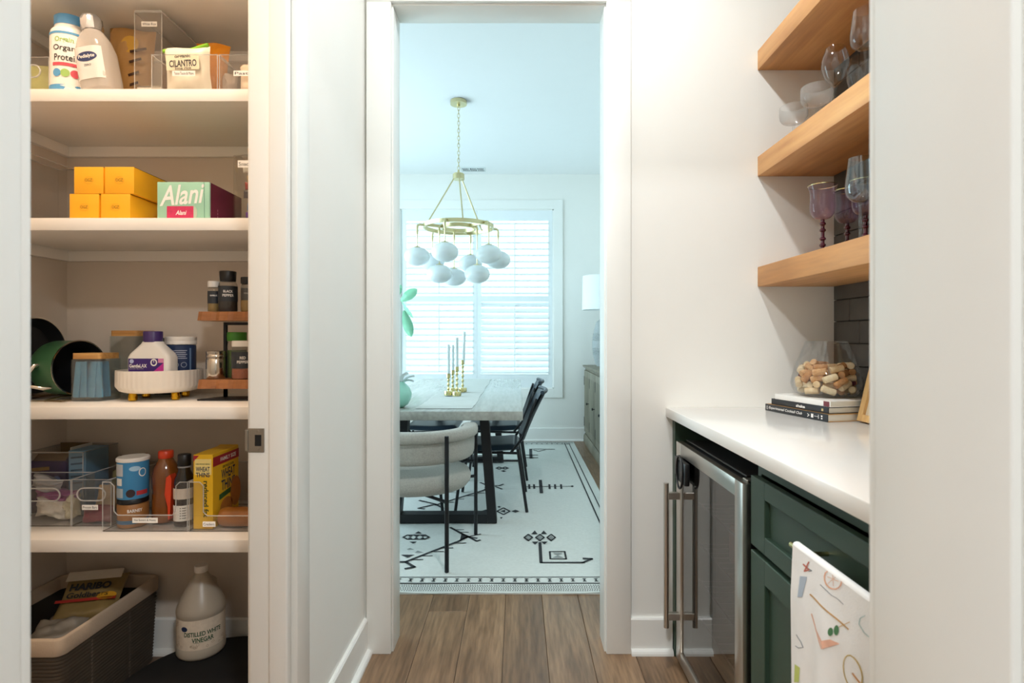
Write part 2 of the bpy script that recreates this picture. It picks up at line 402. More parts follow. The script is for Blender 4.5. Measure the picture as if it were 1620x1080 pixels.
# wall added outside to dim the window, so the louvers stay visible
struct('wall_added_outside', MB().box(-7, 7, 9.2, 9.4, -.3, 6.5), M('added_wall_grey', '#9C9A94', .8, var=.06, stretch=(.05, 1, 6), vscale=6), label='grey wall added outside to dim the glare between the shutters')
struct('wall_dining_right', MB().box(XDR, XDR + .1, YW1, YF, 0, CEIL), PAINT, label='right dining room wall')
# kitchen shell behind the camera
mb = MB(); mb.box(-3.2, -3.1, -4.6, YE0, 0, CEIL); struct('wall_kitchen_left', mb, PAINT, label='left wall of the room behind the camera')
mb = MB(); mb.box(3.1, 3.2, -4.6, YE0, 0, CEIL); struct('wall_kitchen_right', mb, PAINT, label='right wall of the room behind the camera')
mb = MB(); mb.box(-3.1, 3.1, -4.6, -4.5, 0, CEIL); struct('wall_kitchen_back', mb, PAINT, label='end wall of the room behind the camera')

# door trims: jamb, casing boards
def doorway_trim(name, label, x0, x1, y0, y1):
    """opening whose wall runs along x; x0..x1 clear width"""
    e = bpy.data.objects.new(name, None); C.objects.link(e); e['kind'] = 'structure'; e['label'] = label
    j = .018
    MB().rbox(x0 - j, x0, y0, y1, 0, HEAD, .002, 2).build('jamb', TRIM, e, 40)
    MB().rbox(x1, x1 + j, y0, y1, 0, HEAD, .002, 2).build('jamb', TRIM, e, 40)
    MB().rbox(x0 - j, x1 + j, y0, y1, HEAD, HEAD + j, .002, 2).build('head_jamb', TRIM, e, 40)
    cw, rv = .092, .006
    for (a, b) in ((y0 - .018, y0), (y1, y1 + .018)):
        MB().rbox(x0 - rv - cw, x0 - rv, a, b, 0, HEAD + rv, .003, 2).build('casing', TRIM, e, 40)
        MB().rbox(x1 + rv, x1 + rv + cw, a, b, 0, HEAD + rv, .003, 2).build('casing', TRIM, e, 40)
        MB().rbox(x0 - rv - cw, x1 + rv + cw, a, b, HEAD + rv, HEAD + rv + cw, .003, 2).build('head_casing', TRIM, e, 40)
    return e
doorway_trim('trim_1', 'white casing and jambs of the dining room doorway', -0.468, 0.326, YW0, YW1)
doorway_trim('trim_2', 'white jamb and casing of the nearest doorway', -0.454, 0.326, YE0, YE1)
# pantry opening in the left wall
e = bpy.data.objects.new('trim_3', None); C.objects.link(e); tag(e, 'white jamb and casing of the pantry opening', kind='structure')
for (ya, yb, stopa, stopb) in ((PY1 - .016, PY1 + .0, PY1 - .026, PY1 - .016), (PY0, PY0 + .016, PY0 + .016, PY0 + .026)):
    MB().rbox(XLP - .002, XL + .002, ya, yb, 0, HEAD - .016, .002, 2).build('jamb', TRIM, e, 40)
    MB().rbox(-0.618, -0.571, stopa, stopb, 0, HEAD - .026, .005, 3).build('door_stop', TRIM, e, 40)
MB().box(XLP, XL, PY0, PY1, HEAD - .016, HEAD).build('head_jamb', TRIM, e)
for xa, xb in ((XL, XL + .018), (XLP - .016, XLP)):
    MB().rbox(xa, xb, PY1 + .004, PY1 + .090, 0, HEAD + .09, .004, 2).build('casing', TRIM, e, 40)
    MB().rbox(xa, xb, PY0 - .095, PY0 - .004, 0, HEAD + .09, .004, 2).build('casing', TRIM, e, 40)
    MB().rbox(xa, xb, PY0 - .004, PY1 + .004, HEAD, HEAD + .09, .004, 2).build('head_casing', TRIM, e, 40)
NICKEL = M('brushed_nickel', '#9C958B', 0.35, 1.0)
yj = PY1 - .016
sp = MB().rbox(-.6725, -.632, yj - .0022, yj + .001, .897, .957, .001, 2).build('strike_plate', NICKEL, e, label='brushed nickel strike plate')
MB().rbox(-.680, -.671, yj - .004, yj + .004, .900, .954, .002, 2).build('lip', NICKEL, sp)
MB().box(-.655, -.639, yj - .0026, yj - .0020, .913, .941, None).build('latch_hole', M('latch_dark', '#0A0A0A', .8), sp)
for z in (.905, .950):
    MB().lathe([(.0035, 0), (.0035, .0008), (.002, .0012)], 12, m=T(-.647, yj - .002, z) @ R('X', 90)).build('screw', NICKEL, sp)

# baseboards with shoe moulding
def base_run(name, label, p0, p1, nrm, h=.133):
    p0, p1, n = Vector((*p0, 0)), Vector((*p1, 0)), Vector((*nrm, 0))
    prof = [(0, 0), (.014, 0), (.014, h - .006), (.010, h), (0, h)]
    shoe = [(.014, 0), (.032, 0), (.031, .008), (.027, .015), (.020, .0195), (.014, .020)]
    def sw(pr):
        mb = MB(); k = len(pr); vs = [q + n * a + Vector((0, 0, b)) for q in (p0, p1) for a, b in pr]
        return mb.add(vs, [(i, (i + 1) % k, k + (i + 1) % k, k + i) for i in range(k)] + [tuple(range(k)), tuple(range(k, 2 * k))])
    o = struct(name, sw(prof), TRIM, label=label); sw(shoe).build('shoe_moulding', TRIM, o)
base_run('baseboard_left', 'white baseboard along the hall side of the pantry wall', (XL, PY1 + .09), (XL, YW0), (1, 0))
base_run('baseboard_right', 'white baseboard between doorway casing and beverage fridge', (.424, YW0), (.58, YW0), (0, -1))
base_run('baseboard_far', 'white baseboard under the dining window', (XDL, YF), (XDR, YF), (0, -1), .15)
base_run('baseboard_pantry', 'white baseboard at the back of the pantry', (XP, YW0), (XLP, YW0), (0, -1))

# window with plantation shutters
win = bpy.data.objects.new('window_1', None); C.objects.link(win); tag(win, 'wide dining window behind white plantation shutters', kind='structure')
cw = .103
for (a, b, c, d) in ((WX0 - cw, WX0, WZ0 - cw, WZ1 + cw), (WX1, WX1 + cw, WZ0 - cw, WZ1 + cw), (WX0, WX1, WZ1, WZ1 + cw), (WX0, WX1, WZ0 - cw, WZ0)):
    MB().rbox(a, b, YF - .02, YF, c, d, .0008, 1).build('casing', TRIM, win)
for (a, b, c, d) in ((WX0, WX0 + .012, WZ0, WZ1), (WX1 - .012, WX1, WZ0, WZ1), (WX0, WX1, WZ1 - .012, WZ1), (WX0, WX1, WZ0, WZ0 + .012)):
    MB().box(a, b, YF - .005, YF + .12, c, d).build('window_jamb', TRIM, win)
WC = (WX0 + WX1) / 2
PANE = clear('window_pane', (.97, .99, .99), 1.45, 0.0)
for (a, b) in ((WX0 + .012, WC), (WC, WX1 - .012)):
    sash = MB(); sash.box(a, a + .04, YF + .07, YF + .10, WZ0, WZ1); sash.box(b - .04, b, YF + .07, YF + .10, WZ0, WZ1)
    for z in (WZ0 + .012, 1.60, WZ1 - .06): sash.box(a, b, YF + .07, YF + .10, z, z + .045)
    s = sash.build('sash', TRIM, win); MB().box(a + .04, b - .04, YF + .083, YF + .087, WZ0, WZ1).build('pane', PANE, s)
SHUT = M('shutter_paint', '#E9EEF0', 0.4, var=0.01)
def shutter(x0, x1, tilts):
    p = bpy.data.objects.new('shutter_panel', None); C.objects.link(p); p.parent = win
    y0, y1, st = YF + .004, YF + .032, .045
    MB().box(x0, x0 + st, y0, y1, WZ0 + .012, WZ1 - .012).build('stile', SHUT, p); MB().box(x1 - st, x1, y0, y1, WZ0 + .012, WZ1 - .012).build('stile', SHUT, p)
    rails = ((WZ1 - .125, WZ1 - .012), (1.600, 1.660), (WZ0 + .012, .765))
    for c, d in rails: MB().box(x0 + st, x1 - st, y0, y1, c, d).build('rail', SHUT, p)
    w = x1 - x0 - 2 * st - .004
    for (z0, z1, tilt) in ((1.660, WZ1 - .125, tilts[0]), (.765, 1.600, tilts[1])):
        n = round((z1 - z0) / .0722); pz = (z1 - z0) / n
        me = MB().loft([(-w / 2, .0062, .041, .0060), (w / 2, .0062, .041, .0060)], 4).xf(R('X', tilt) @ R('Y', 90)).mesh('louver', SHUT, 40)
        for i in range(n):
            o = bpy.data.objects.new('louver', me); C.objects.link(o); o.parent = p; o.location = ((x0 + x1) / 2, YF + .018, z0 + pz * (i + .5))
        MB().box((x0 + x1) / 2 - .005, (x0 + x1) / 2 + .005, YF - .034, YF - .026, z0 + .03, z1 - .03).build('tilt_rod', SHUT, p)
shutter(WX0 + .014, WC - .001, (10, 10)); shutter(WC + .001, WX1 - .014, (12, 35))
# ================================================================ DINING ROOM
TC = (-0.467, 4.455)
# rug with its woven pattern
RX0, RX1, RY0, RY1 = -1.28, 0.630, 2.593, 6.36
rug = thing('area_rug', 'pale grey flatweave rug with black tribal motifs under the dining table', 'rug')
RUGM = M('rug_weave', '#D3D6D1', 0.95, var=0.10, vscale=60, bump=0.5, bscale=500)
rrnd = random.Random(2)
def rug_fn(u, v):
    return (RX0 + (RX1 - RX0) * u, RY0 + (RY1 - RY0) * v + (.004 * math.sin(u * 37) if v in (0, 1) else 0), .0075 + .0012 * math.sin(u * 23 + v * 40))
mb = MB().grid(rug_fn, 60, 40)
edge = [(RX0, RY0), (RX1, RY0), (RX1, RY1), (RX0, RY1)]
for (a, b), (c, d) in zip(edge, edge[1:] + edge[:1]):
    mb.add([(a, b, 0.0005), (c, d, 0.0005), (c, d, .0075), (a, b, .0075)], [(0, 1, 2, 3)])
mb.build('weave', RUGM, rug)
RINK = M('rug_black_yarn', '#2B2E31', 0.95, var=0.3, vscale=120)
RGREY = M('rug_grey_yarn', '#8F9493', 0.95, var=0.2, vscale=120)
rz = .0100
def rf(u, v): return (u, v, rz)
def fp(px, py): return floor_pt(px, py, rz)
# borders
HG = MB().add([(-.011, -.017, 0), (.011, -.017, 0), (.0015, 0, 0), (.011, .017, 0), (-.011, .017, 0), (-.0015, 0, 0)], [(0, 1, 2, 5), (5, 2, 3, 4)]).mesh('hourglass', RINK)
def border(yy, sgn):
    patch(RX0 + .01, RX1 - .045, yy + sgn * .164, yy + sgn * .170, rf).build('border_line', RINK, rug); patch(RX0 + .01, RX1 - .01, yy + sgn * .092, yy + sgn * .102, rf).build('border_line', RINK, rug)
    x = RX0 + .03; c = yy + sgn * .133
    while x < RX1 - .03:
        o = bpy.data.objects.new('hourglass', HG); C.objects.link(o); o.parent = rug; o.location = (x, c, rz)
        x += .0562
    d = MB(); x = RX0 + .012; i = 0
    while x < RX1 - .01:
        for r in range(5):
            c = yy + sgn * (.018 + .0145 * r); q = x + (r % 2) * .003 + rrnd.uniform(-.001, .001)
            patch(q, q + .0042, c - .0042, c + .0042, rf, d)
        x += .0112; i += 1
    tag(d.build('border_dots', RINK, rug), kind='stuff')
border(RY0, 1); border(RY1, -1)
m = MB()
for a, b in ((.517, .527), (.565, .573), (-1.19, -1.18), (-1.24, -1.232)): patch(a, b, RY0 + .6, RY1 - .10, rf).build('side_stripe', RINK, rug)
def P8(x, y): return fp(600 + x / 3.375, 640 + y / 3.375)
def dia(cx, cy, rx, ry, mb, w=None, fn=rf):
    pts = [P8(cx - rx, cy), P8(cx, cy - ry), P8(cx + rx, cy), P8(cx, cy + ry)]
    if w: stroke(pts + pts[:1], w, fn, mb)
    else: poly(pts, fn, mb)
def tri(a, b, c, mb): poly([P8(*a), P8(*b), P8(*c)], rf, mb)
# hook motif near the front
m = MB(); stroke([P8(858, 735), P8(864, 842), P8(1092, 841)], .017, rf, m); stroke([P8(1085, 842), P8(1135, 822)], .014, rf, m); stroke([P8(1135, 822), P8(1092, 820)], .02, rf, m)
for cx in (796, 858, 918): dia(cx, 708, 22, 17, m, .011)
tri((812, 690), (846, 690), (830, 671), m); tri((862, 690), (896, 690), (878, 671), m); tri((815, 730), (850, 730), (832, 746), m); tri((865, 730), (900, 730), (882, 744), m)
stroke([P8(910, 783), P8(990, 782), P8(998, 822), P8(914, 822), P8(910, 783)], .010, rf, m); m.build('hook_motif', RINK, rug)
m = MB(); tri((925, 790), (980, 790), (953, 803), m); tri((925, 815), (985, 815), (953, 803), m); m.build('motif_fill', RGREY, rug)
for cx in (796, 858, 918):
    m = MB(); dia(cx, 708, 13, 10, m); m.build('motif_fill', RGREY, rug)
# comb cross
m = MB(); stroke([P8(785, 437), P8(1035, 435)], .014, rf, m); stroke([P8(860, 402), P8(866, 470)], .026, rf, m)
for x in (800, 826, 908, 938, 970): stroke([P8(x, 425), P8(x + 2, 448)], .016, rf, m)
dia(1030, 435, 10, 5, m); m.build('comb_motif', RINK, rug)
# far hook
m = MB(); stroke([P8(808, 236), P8(810, 285)], .03, rf, m); stroke([P8(810, 236), P8(935, 237)], .02, rf, m); stroke([P8(780, 268), P8(845, 268)], .02, rf, m); stroke([P8(780, 282), P8(845, 282)], .02, rf, m)
stroke([P8(825, 242), P8(850, 249), P8(885, 241)], .02, rf, m); m.build('far_hook_motif', RINK, rug)
# central zig-zag medallion, nearest corner
m = MB()
stroke([P8(140, 838), P8(430, 725), P8(470, 705), P8(520, 712)], .018, rf, m); stroke([P8(380, 655), P8(445, 690), P8(480, 705)], .018, rf, m); stroke([P8(140, 838), P8(187, 865), P8(140, 874)], .018, rf, m)
stroke([P8(110, 838), P8(140, 838)], .018, rf, m)
for x, y in ((170, 826), (220, 806), (280, 783), (330, 763), (400, 737)): stroke([P8(x, y), P8(x + 62, y)], .010, rf, m)
for x, y in ((400, 667), (425, 680)): stroke([P8(x, y), P8(x + 50, y)], .010, rf, m)
tri((430, 725), (440, 685), (480, 706), m); stroke([P8(480, 706), P8(520, 728), P8(538, 722)], .016, rf, m); stroke([P8(480, 703), P8(540, 690)], .012, rf, m)
pts = [P8(a, b) for a, b in ((128, 706), (150, 695), (245, 694), (265, 706), (245, 716), (150, 718), (128, 706))]; stroke(pts, .012, rf, m)
for x in (165, 198, 232): tri((x - 14, 696), (x + 14, 696), (x, 706), m); tri((x - 14, 716), (x + 14, 716), (x, 706), m)
tri((190, 686), (228, 686), (209, 675), m); tri((160, 730), (202, 730), (180, 741), m); tri((115, 800), (190, 800), (150, 816), m)
m.build('medallion_motif', RINK, rug)
m = MB(); tri((145, 772), (185, 772), (165, 764), m); m.build('medallion_fill', RGREY, rug)
m = MB(); tri((190, 790), (240, 790), (205, 778), m); m.build('medallion_fill', RGREY, rug)
# second medallion corner
m = MB(); stroke([P8(300, 535), P8(560, 455), P8(600, 430), P8(640, 432), P8(662, 424)], .02, rf, m); stroke([P8(540, 415), P8(580, 432)], .02, rf, m); stroke([P8(620, 436), P8(655, 450)], .02, rf, m)
tri((560, 446), (575, 420), (600, 434), m); stroke([P8(215, 510), P8(300, 530), P8(340, 552)], .02, rf, m); stroke([P8(300, 530), P8(210, 552), P8(240, 556)], .02, rf, m)
for x, y in ((345, 520), (400, 503), (460, 485), (510, 470)): stroke([P8(x, y), P8(x + 50, y)], .013, rf, m)
dia(570, 568, 28, 9, m); dia(727, 568, 22, 8, m); dia(663, 568, 34, 18, m, .014); tri((645, 568), (672, 560), (672, 576), m); dia(640, 545, 10, 5, m); tri((645, 600), (660, 600), (650, 610), m)
dia(640, 338, 15, 6, m, .02); dia(672, 338, 15, 6, m, .02); dia(664, 354, 15, 5, m); m.build('diamond_motif', RINK, rug)

# dining table
TX0, TX1, TY0, TY1, TZ = TC[0] - .497, TC[0] + .497, 3.19, 5.72, .765
OAKG = wood('weathered_oak', '#8E918B', '#ACADA7', 'Y', 5, 0.22, fine=0.3)
tb = thing('dining_table', 'long grey oak dining table on black trapezoid legs', 'table', (TC[0], TC[1], 0))
MB().rbox(-.497, .497, TY0 - TC[1], TY1 - TC[1], TZ - .052, TZ, .004, 2).build('table_top', OAKG, tb, 40)
for y in (-.862, .862):
    m = MB(); z0 = .0115
    m.box(-.2755, .2755, y - .04, y + .04, z0, z0 + .055).box(-.222, .222, y - .04, y + .04, TZ - .085, TZ - .0525)
    for s in (-1, 1):
        m.add([(s * a, y + b, z) for (a, z) in ((.335, z0), (.278, z0), (.222, TZ - .052), (.28, TZ - .052)) for b in (-.04, .04)], [(0, 2, 4, 6), (1, 3, 5, 7), (0, 1, 3, 2), (2, 3, 5, 4), (4, 5, 7, 6), (6, 7, 1, 0)])
    m.build('leg_frame', BLACKM, tb)
# runner
LIN = M('linen', '#C9CCC8', 0.9, var=0.08, vscale=90, bump=0.3, bscale=400)
def run_fn(u, v):
    x = -.60 + .335 * u; y = 3.30 + 2.36 * v
    return (x + .004 * math.sin(y * 9), y + .008 * (u - .5), TZ + .0025 + .0065 * max(0, math.sin(y * 37 + 1.5 * math.sin(u * 3))) ** 3 * (.4 + .6 * math.sin(u * PI)))
run = MB().grid(run_fn, 12, 220).build('table_runner', LIN, None, 60); tag(run, 'pale linen runner creased across the dining table', 'table runner')

# brass candlesticks with tapers
WAX = M('pale_wax', '#DCE6E8', 0.45, var=0.02)
def candlestick(px, py, h, candle, label, lean=0.0):
    Y = (H - TZ - .0092) * F / (py - V0); X = (px - U0) * Y / F
    t = thing('candlestick', label, 'candlestick', (X, Y, TZ + .0092), group='brass candlesticks on the table runner')
    MB().lathe([(.031, 0), (.031, .028), (.029, .031), (.006, .031)], 28).build('base', BRASS, t, 40)
    n = max(2, round(h / .05)); pr = [(.006, .031)]
    for i in range(n):
        z = .031 + (h - .065) * (i + .5) / n; pr += [(.0045, z - .012), (.009, z - .005), (.0105, z), (.009, z + .005), (.0045, z + .012)]
    pr += [(.006, h - .034)]; MB().lathe(pr, 20).build('stem', BRASS, t, 50)
    MB().lathe([(.007, h - .036), (.0135, h - .03), (.0135, h), (.0118, h), (.0118, h - .02)], 20).build('cup', BRASS, t, 40)
    m = MB().lathe([(.0108, h - .02), (.0108, h + candle - .004), (.006, h + candle)], 16); m.xf(R('Y', lean)); m.build('taper_candle', WAX, t, 40)
candlestick(709.5, 625, .155, .205, 'short brass candlestick with pale taper, leftmost on the runner')
candlestick(716.3, 620, .165, .19, 'brass candlestick with pale taper just behind the two front ones')
candlestick(722.8, 626, .205, .205, 'tall brass candlestick with pale taper, nearest the front')
candlestick(732.0, 619.5, .24, .215, 'tallest brass candlestick with slightly leaning pale taper', 1.5)

# mint bowl vase on the table
MINT = M('mint_glaze', '#93CDBC', .2, var=.06, coat=.4)
v = thing('bowl_vase', 'round mint green vase on near left corner of table', 'vase', (-.725, 3.37, TZ + .0005))
MB().lathe([(.04, 0), (.07, .022), (.088, .06), (.09, .085), (.078, .12), (.05, .146), (.044, .155), (.042, .153), (.048, .144), (.074, .118), (.085, .085), (.083, .06), (.065, .026), (.03, .006)], 36).build('bowl', MINT, v, 60)
PET = M('pale_petal', '#D9E4E6', 0.7)
for i, (a, b, l) in enumerate(((20, 25, .08), (-12, 5, .075), (45, 45, .07), (-30, 50, .08), (100, 50, .08), (170, 30, .07))):
    m = MB().grid(lambda u, w: ((w * l), (u - .5) * .04 * math.sin(PI * min(1, w * .93 + .05)), .012 * math.sin(w * 3) + .006 * math.cos(u * 6)), 4, 6)
    m.xf(T(.035 * math.cos(math.radians(a)), .035 * math.sin(math.radians(a)), .15) @ R('Z', a) @ R('Y', -b)); m.build('petal', PET, v, 60)

# barrel chair at the near end of the table
BOUC = M('oatmeal_boucle', '#A8A59D', 0.95, var=0.28, vscale=120, bump=0.6, bscale=800, sheen=.2)
ch = thing('barrel_chair', 'rounded oatmeal fabric armchair with black tube legs at end of table', 'chair', (-.555, 3.12, 0))
def arc_band(r, z0, z1, t, a0, a1, top):
    m = MB(); n = 40; sec = []
    k = 14
    for i in range(k):
        a = 2 * PI * i / k; sec.append((math.cos(a), math.sin(a)))
    vs = []
    for j in range(n + 1):
        th = math.radians(a0 + (a1 - a0) * j / n); e = min(1, min(j, n - j) / 2.5 + .35)
        for c, s_ in sec:
            px = (abs(c) ** .6) * (1 if c > 0 else -1) * t / 2 * (1.0 if s_ < .3 else 1.0); pz = (abs(s_) ** .6) * (1 if s_ > 0 else -1) * (z1 - z0) / 2 * e
            rr = r + px; vs.append((rr * math.cos(th), rr * math.sin(th), (z0 + z1) / 2 + pz))
    fs = [(j * k + i, j * k + (i + 1) % k, (j + 1) * k + (i + 1) % k, (j + 1) * k + i) for j in range(n) for i in range(k)] + [tuple(range(k)), tuple(n * k + i for i in range(k))]
    return m.add(vs, fs)
arc_band(.285, .535, .685, .06, 158, 382, 0).build('backrest', BOUC, ch, 70)
arc_band(.292, .645, .706, .085, 156, 384, 0).build('top_roll', BOUC, ch, 70)
MB().lathe([(.01, .365), (.22, .365), (.272, .375), (.292, .40), (.295, .425), (.282, .455), (.24, .475), (.01, .482)], 44).build('seat', BOUC, ch, 70)
for x, y in ((.200, -.305), (-.200, -.305), (.305, .235), (-.305, .235)):
    MB().cyl((x, y, .0112), (x, y, .690 if y < 0 else .66), .011, seg=12).build('leg', BLACKM, ch, 50)
MB().tube([(.200, -.305, .36), (.0, -.1, .358), (-.200, -.305, .36)], .009).tube([(.305, .235, .36), (.0, .1, .358), (-.305, .235, .36)], .009).build('under_frame', BLACKM, ch, 50)

# black leather side chairs
LEA = M('black_leather', '#22303C', 0.38, var=0.12, vscale=14, bump=0.15, bscale=120)
def side_chair(label, x, y, rz):
    t = thing('side_chair', label, 'chair', (x, y, 0), rz, 'black leather side chairs')
    return t
def fill_chair(t):
    # faces -x; seat from x=-.44 (front) to 0 (rear)
    def seat(u, v):
        x = -.44 + .45 * u; y = -.225 + .45 * v
        e = min(1, min(u, 1 - u) / .08, min(v, 1 - v) / .08)
        return x, y, e
    top = MB().grid(lambda u, v: (seat(u, v)[0], seat(u, v)[1], .43 + .03 * max(0, seat(u, v)[2]) ** .5 - .012 * math.sin(PI * u)), 18, 18)
    top.grid(lambda u, v: (seat(u, v)[0], seat(u, v)[1], .43 - .012 * max(0, seat(u, v)[2]) ** .5 - .012 * math.sin(PI * u)), 18, 18)
    top.build('seat', LEA, t, 50)
    def bk(off):
        def fn(u, v):
            z = .47 + .34 * v; x = .005 + .125 * v + .03 * v * v - .03 * math.sin(PI * u) * 0 + off + .035 * (1 - (2 * u - 1) ** 2)
            w = .205 + .012 * v
            return (x, (2 * u - 1) * w, z)
        return fn
    b = MB().grid(bk(0), 14, 12); b.grid(bk(.014), 14, 12); b.build('backrest', LEA, t, 50)
    b = MB().tube([bk(.007)(i / 14, 1.0) for i in range(15)], .014, 8); b.build('back_roll', LEA, t, 60)
    for s in (-1, 1):
        MB().tube([(.062, s * .25, .0105), (.0, s * .225, .43)], .0105).build('leg', BLACKM, t, 50)
        MB().tube([(-.42, s * .25, .0105), (-.37, s * .215, .43)], .0105).build('leg', BLACKM, t, 50)
        MB().tube([(-.05, s * .222, .40), (.03, s * .225, .50), (.125, s * .225, .77)], .009).build('back_post', BLACKM, t, 50)
    MB().tube([(-.385, -.215, .408), (-.385, .215, .408)], .009).tube([(.0, -.22, .40), (.0, .22, .40)], .009).tube([(-.385, -.215, .408), (.0, -.22, .40)], .009).tube([(-.385, .215, .408), (.0, .22, .40)], .009).tube([(.012, -.225, .33), (.012, .225, .33)], .007).tube([(-.38, -.22, .35), (.01, -.225, .35)], .007).build('seat_frame', BLACKM, t, 50)
c1 = side_chair('black leather side chair on right of table, nearer the doorway', 0.0, 4.035, 0); fill_chair(c1)
for lab, x, y, rzz in (('black leather side chair on right of table, nearer the window', .015, 4.87, 0),
                       ('black leather side chair on left of table, nearer the doorway', -.925, 4.035, PI),
                       ('black leather side chair on left of table, nearer the window', -.935, 4.87, PI)):
    o = copy_tree(c1); o.location = (x, y, 0); o.rotation_euler = (0, 0, rzz); o['label'] = lab

# chandelier
cx, cy = -.468, 4.455
cd = thing('chandelier', 'brass ring chandelier with nine white glass globes over the table', 'chandelier', (cx, cy, 1.60))
BR2 = M('champagne_brass', '#CFC59A', 0.34, 1.0)
z = lambda q: q - 1.60
MB().lathe([(.065, z(CEIL) - .032), (.065, z(CEIL) - .004), (.06, z(CEIL) - .0005)], 32).lathe([(.012, z(CEIL) - .05), (.012, z(CEIL) - .03)], 12).build('canopy', BR2, cd, 40)
ch_ = bpy.data.objects.new('chain', None); C.objects.link(ch_); ch_.parent = cd
link = {}
for par in (0, 1):
    pts = []
    for i in range(16):
        a = 2 * PI * i / 16; q = (.0085 * math.cos(a), 0, .0125 * math.sin(a) + (.006 if math.sin(a) > 0 else -.006))
        pts.append((0, q[0], q[2]) if par else q)
    link[par] = MB().tube(pts, .0024, 6, closed=True).mesh('chain_link', BR2, 60)
zz = CEIL - .062; i = 0
while zz > 2.505:
    o = bpy.data.objects.new('chain_link', link[i % 2]); C.objects.link(o); o.parent = ch_; o.location = (0, 0, z(zz)); zz -= .0295; i += 1
MB().lathe([(.046, z(2.435)), (.046, z(2.475)), (.04, z(2.482)), (.01, z(2.484)), (.008, z(2.51))], 28).build('hub', BR2, cd, 40)
for a in (215, 283, 50):
    ca, sa = math.cos(math.radians(a)), math.sin(math.radians(a))
    MB().cyl((.04 * ca, .04 * sa, z(2.44)), (.265 * ca, .265 * sa, z(2.07)), .0055, seg=8).build('rod', BR2, cd, 50)
def hoop(r, zc, name):
    m = MB(); n = 64; pr = [(r + .006, -.015), (r + .006, .015), (r - .006, .015), (r - .006, -.015), (r + .006, -.015)]
    m.lathe(pr, n, (0, 0, zc), cap0=False, cap1=False); m.build(name, BR2, cd, 40)
hoop(.272, z(2.06), 'outer_ring'); hoop(.130, z(2.055), 'inner_ring')
m = MB()
for a in (80, 200, 320): m.bar((.13 * math.cos(math.radians(a)), .13 * math.sin(math.radians(a)), z(2.055)), (.272 * math.cos(math.radians(a)), .272 * math.sin(math.radians(a)), z(2.06)), .012, .022)
m.build('spoke', BR2, cd)
OPAL = M('opal_glass', '#E6EEF0', 0.22, var=0.01, sss=0.15)
def globe(x, y, zc, r0):
    a = math.atan2(y, x); r = math.hypot(x, y); ca, sa = math.cos(a), math.sin(a)
    arm = MB().tube([((r0 - .01) * ca, (r0 - .01) * sa, z(2.06)), ((r - .02) * ca, (r - .02) * sa, z(2.062)), ((r - .006) * ca, (r - .006) * sa, z(2.056)), (x, y, z(2.04)), (x, y, z(2.0)), (x, y, z(1.985))], [.009, .009, .009, .009, .009, .007], 8).tube([(x, y, z(1.99)), (x, y, z(zc) + .072)], .0048, 6).build('arm', BR2, cd, 50)
    MB().lathe([(.001, .083), (.007, .083), (.010, .076), (.026, .0745), (.028, .069), (.001, .069)], 20, (x, y, z(zc))).build('globe_cap', BR2, arm, 40)
    pr = [(.1 * math.cos(t) if abs(math.cos(t)) > 1e-3 else 0, .072 * math.sin(t)) for t in [(-PI / 2 + PI * i / 14) for i in range(15)]]
    MB().lathe(pr, 28, (x, y, z(zc))).build('globe', OPAL, cd, 80)
for a in (18, 78, 138, 196, 258, 320):
    globe(.325 * math.cos(math.radians(a)), .325 * math.sin(math.radians(a)), 1.812, .272)
for x, y in ((-.142, -.07), (.150, -.05), (-.055, .17)): globe(x, y, 1.680, .13)

# ceiling air vent
vn = thing('ceiling_vent', 'white slotted air vent on dining ceiling behind chandelier', 'air vent', (-.495, 6.27, CEIL))
VENTM = M('vent_enamel', '#D6DCDC', .4)
MB().box(-.135, .135, -.075, -.06, -.008, 0).box(-.135, .135, .06, .075, -.008, 0).box(-.135, -.12, -.06, .06, -.008, 0).box(.12, .135, -.06, .06, -.008, 0).box(-.045, -.035, -.06, .06, -.008, 0).box(.035, .045, -.06, .06, -.008, 0).build('frame', VENTM, vn)
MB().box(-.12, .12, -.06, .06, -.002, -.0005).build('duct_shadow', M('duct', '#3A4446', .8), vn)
for i in range(16):
    x = -.113 + .0151 * i
    if abs(abs(x) - .04) < .006: continue
    MB().box(x - .0035, x + .0035, -.06, .06, -.007, -.0025, T(x, 0, 0) @ R('Z', 8 if i % 2 else 8) @ T(-x, 0, 0)).build('slat', VENTM, vn)

# sideboard and lamp
SB = wood('grey_brown_wood', '#6C6655', '#8A8371', 'Z', 6, .5, fine=.35)
sb = thing('sideboard', 'weathered brown wooden sideboard against right dining wall', 'sideboard', (.985, 5.70, 0))
MB().rbox(-.215, .23, -.70, .70, .10, .85, .003, 1).build('body', SB, sb)
MB().loft([(.846, .228, .712, .004), (.856, .243, .722, .01), (.873, .245, .725, .006)]).build('top', SB, sb, 30)
MB().loft([(0.0005, .235, .715, .004), (.07, .235, .715, .004), (.085, .232, .712, .02), (.10, .22, .702, .004)]).build('plinth', SB, sb, 30)
for y0, y1 in ((-.66, -.235), (-.215, .215), (.235, .66)):
    d = MB().rbox(-.232, -.2155, y0, y1, .13, .82, .003, 1); d = d.build('door', SB, sb)
    MB().rbox(-.2335, -.2325, y0 + .06, y1 - .06, .20, .75, .0004, 1).build('panel', wood('grey_brown_panel', '#5C5747', '#79735F', 'Z', 6, .5), d)
    MB().lathe([(.004, 0), (.004, .015), (.013, .018), (.013, .026), (.004, .03)], 14, m=T(-.232, y0 + .03, .48) @ R('Y', -90)).build('knob', BLACKM, d, 40)
    for zq in (.24, .70): MB().box(-.236, -.2325, y1 - .008, y1 + .006, zq - .05, zq + .05).build('hinge', BLACKM, d)
LX, LY = .915, 6.13
lp = thing('table_lamp', 'table lamp with white drum shade and grey textured base on sideboard', 'lamp', (LX, LY, .8735))
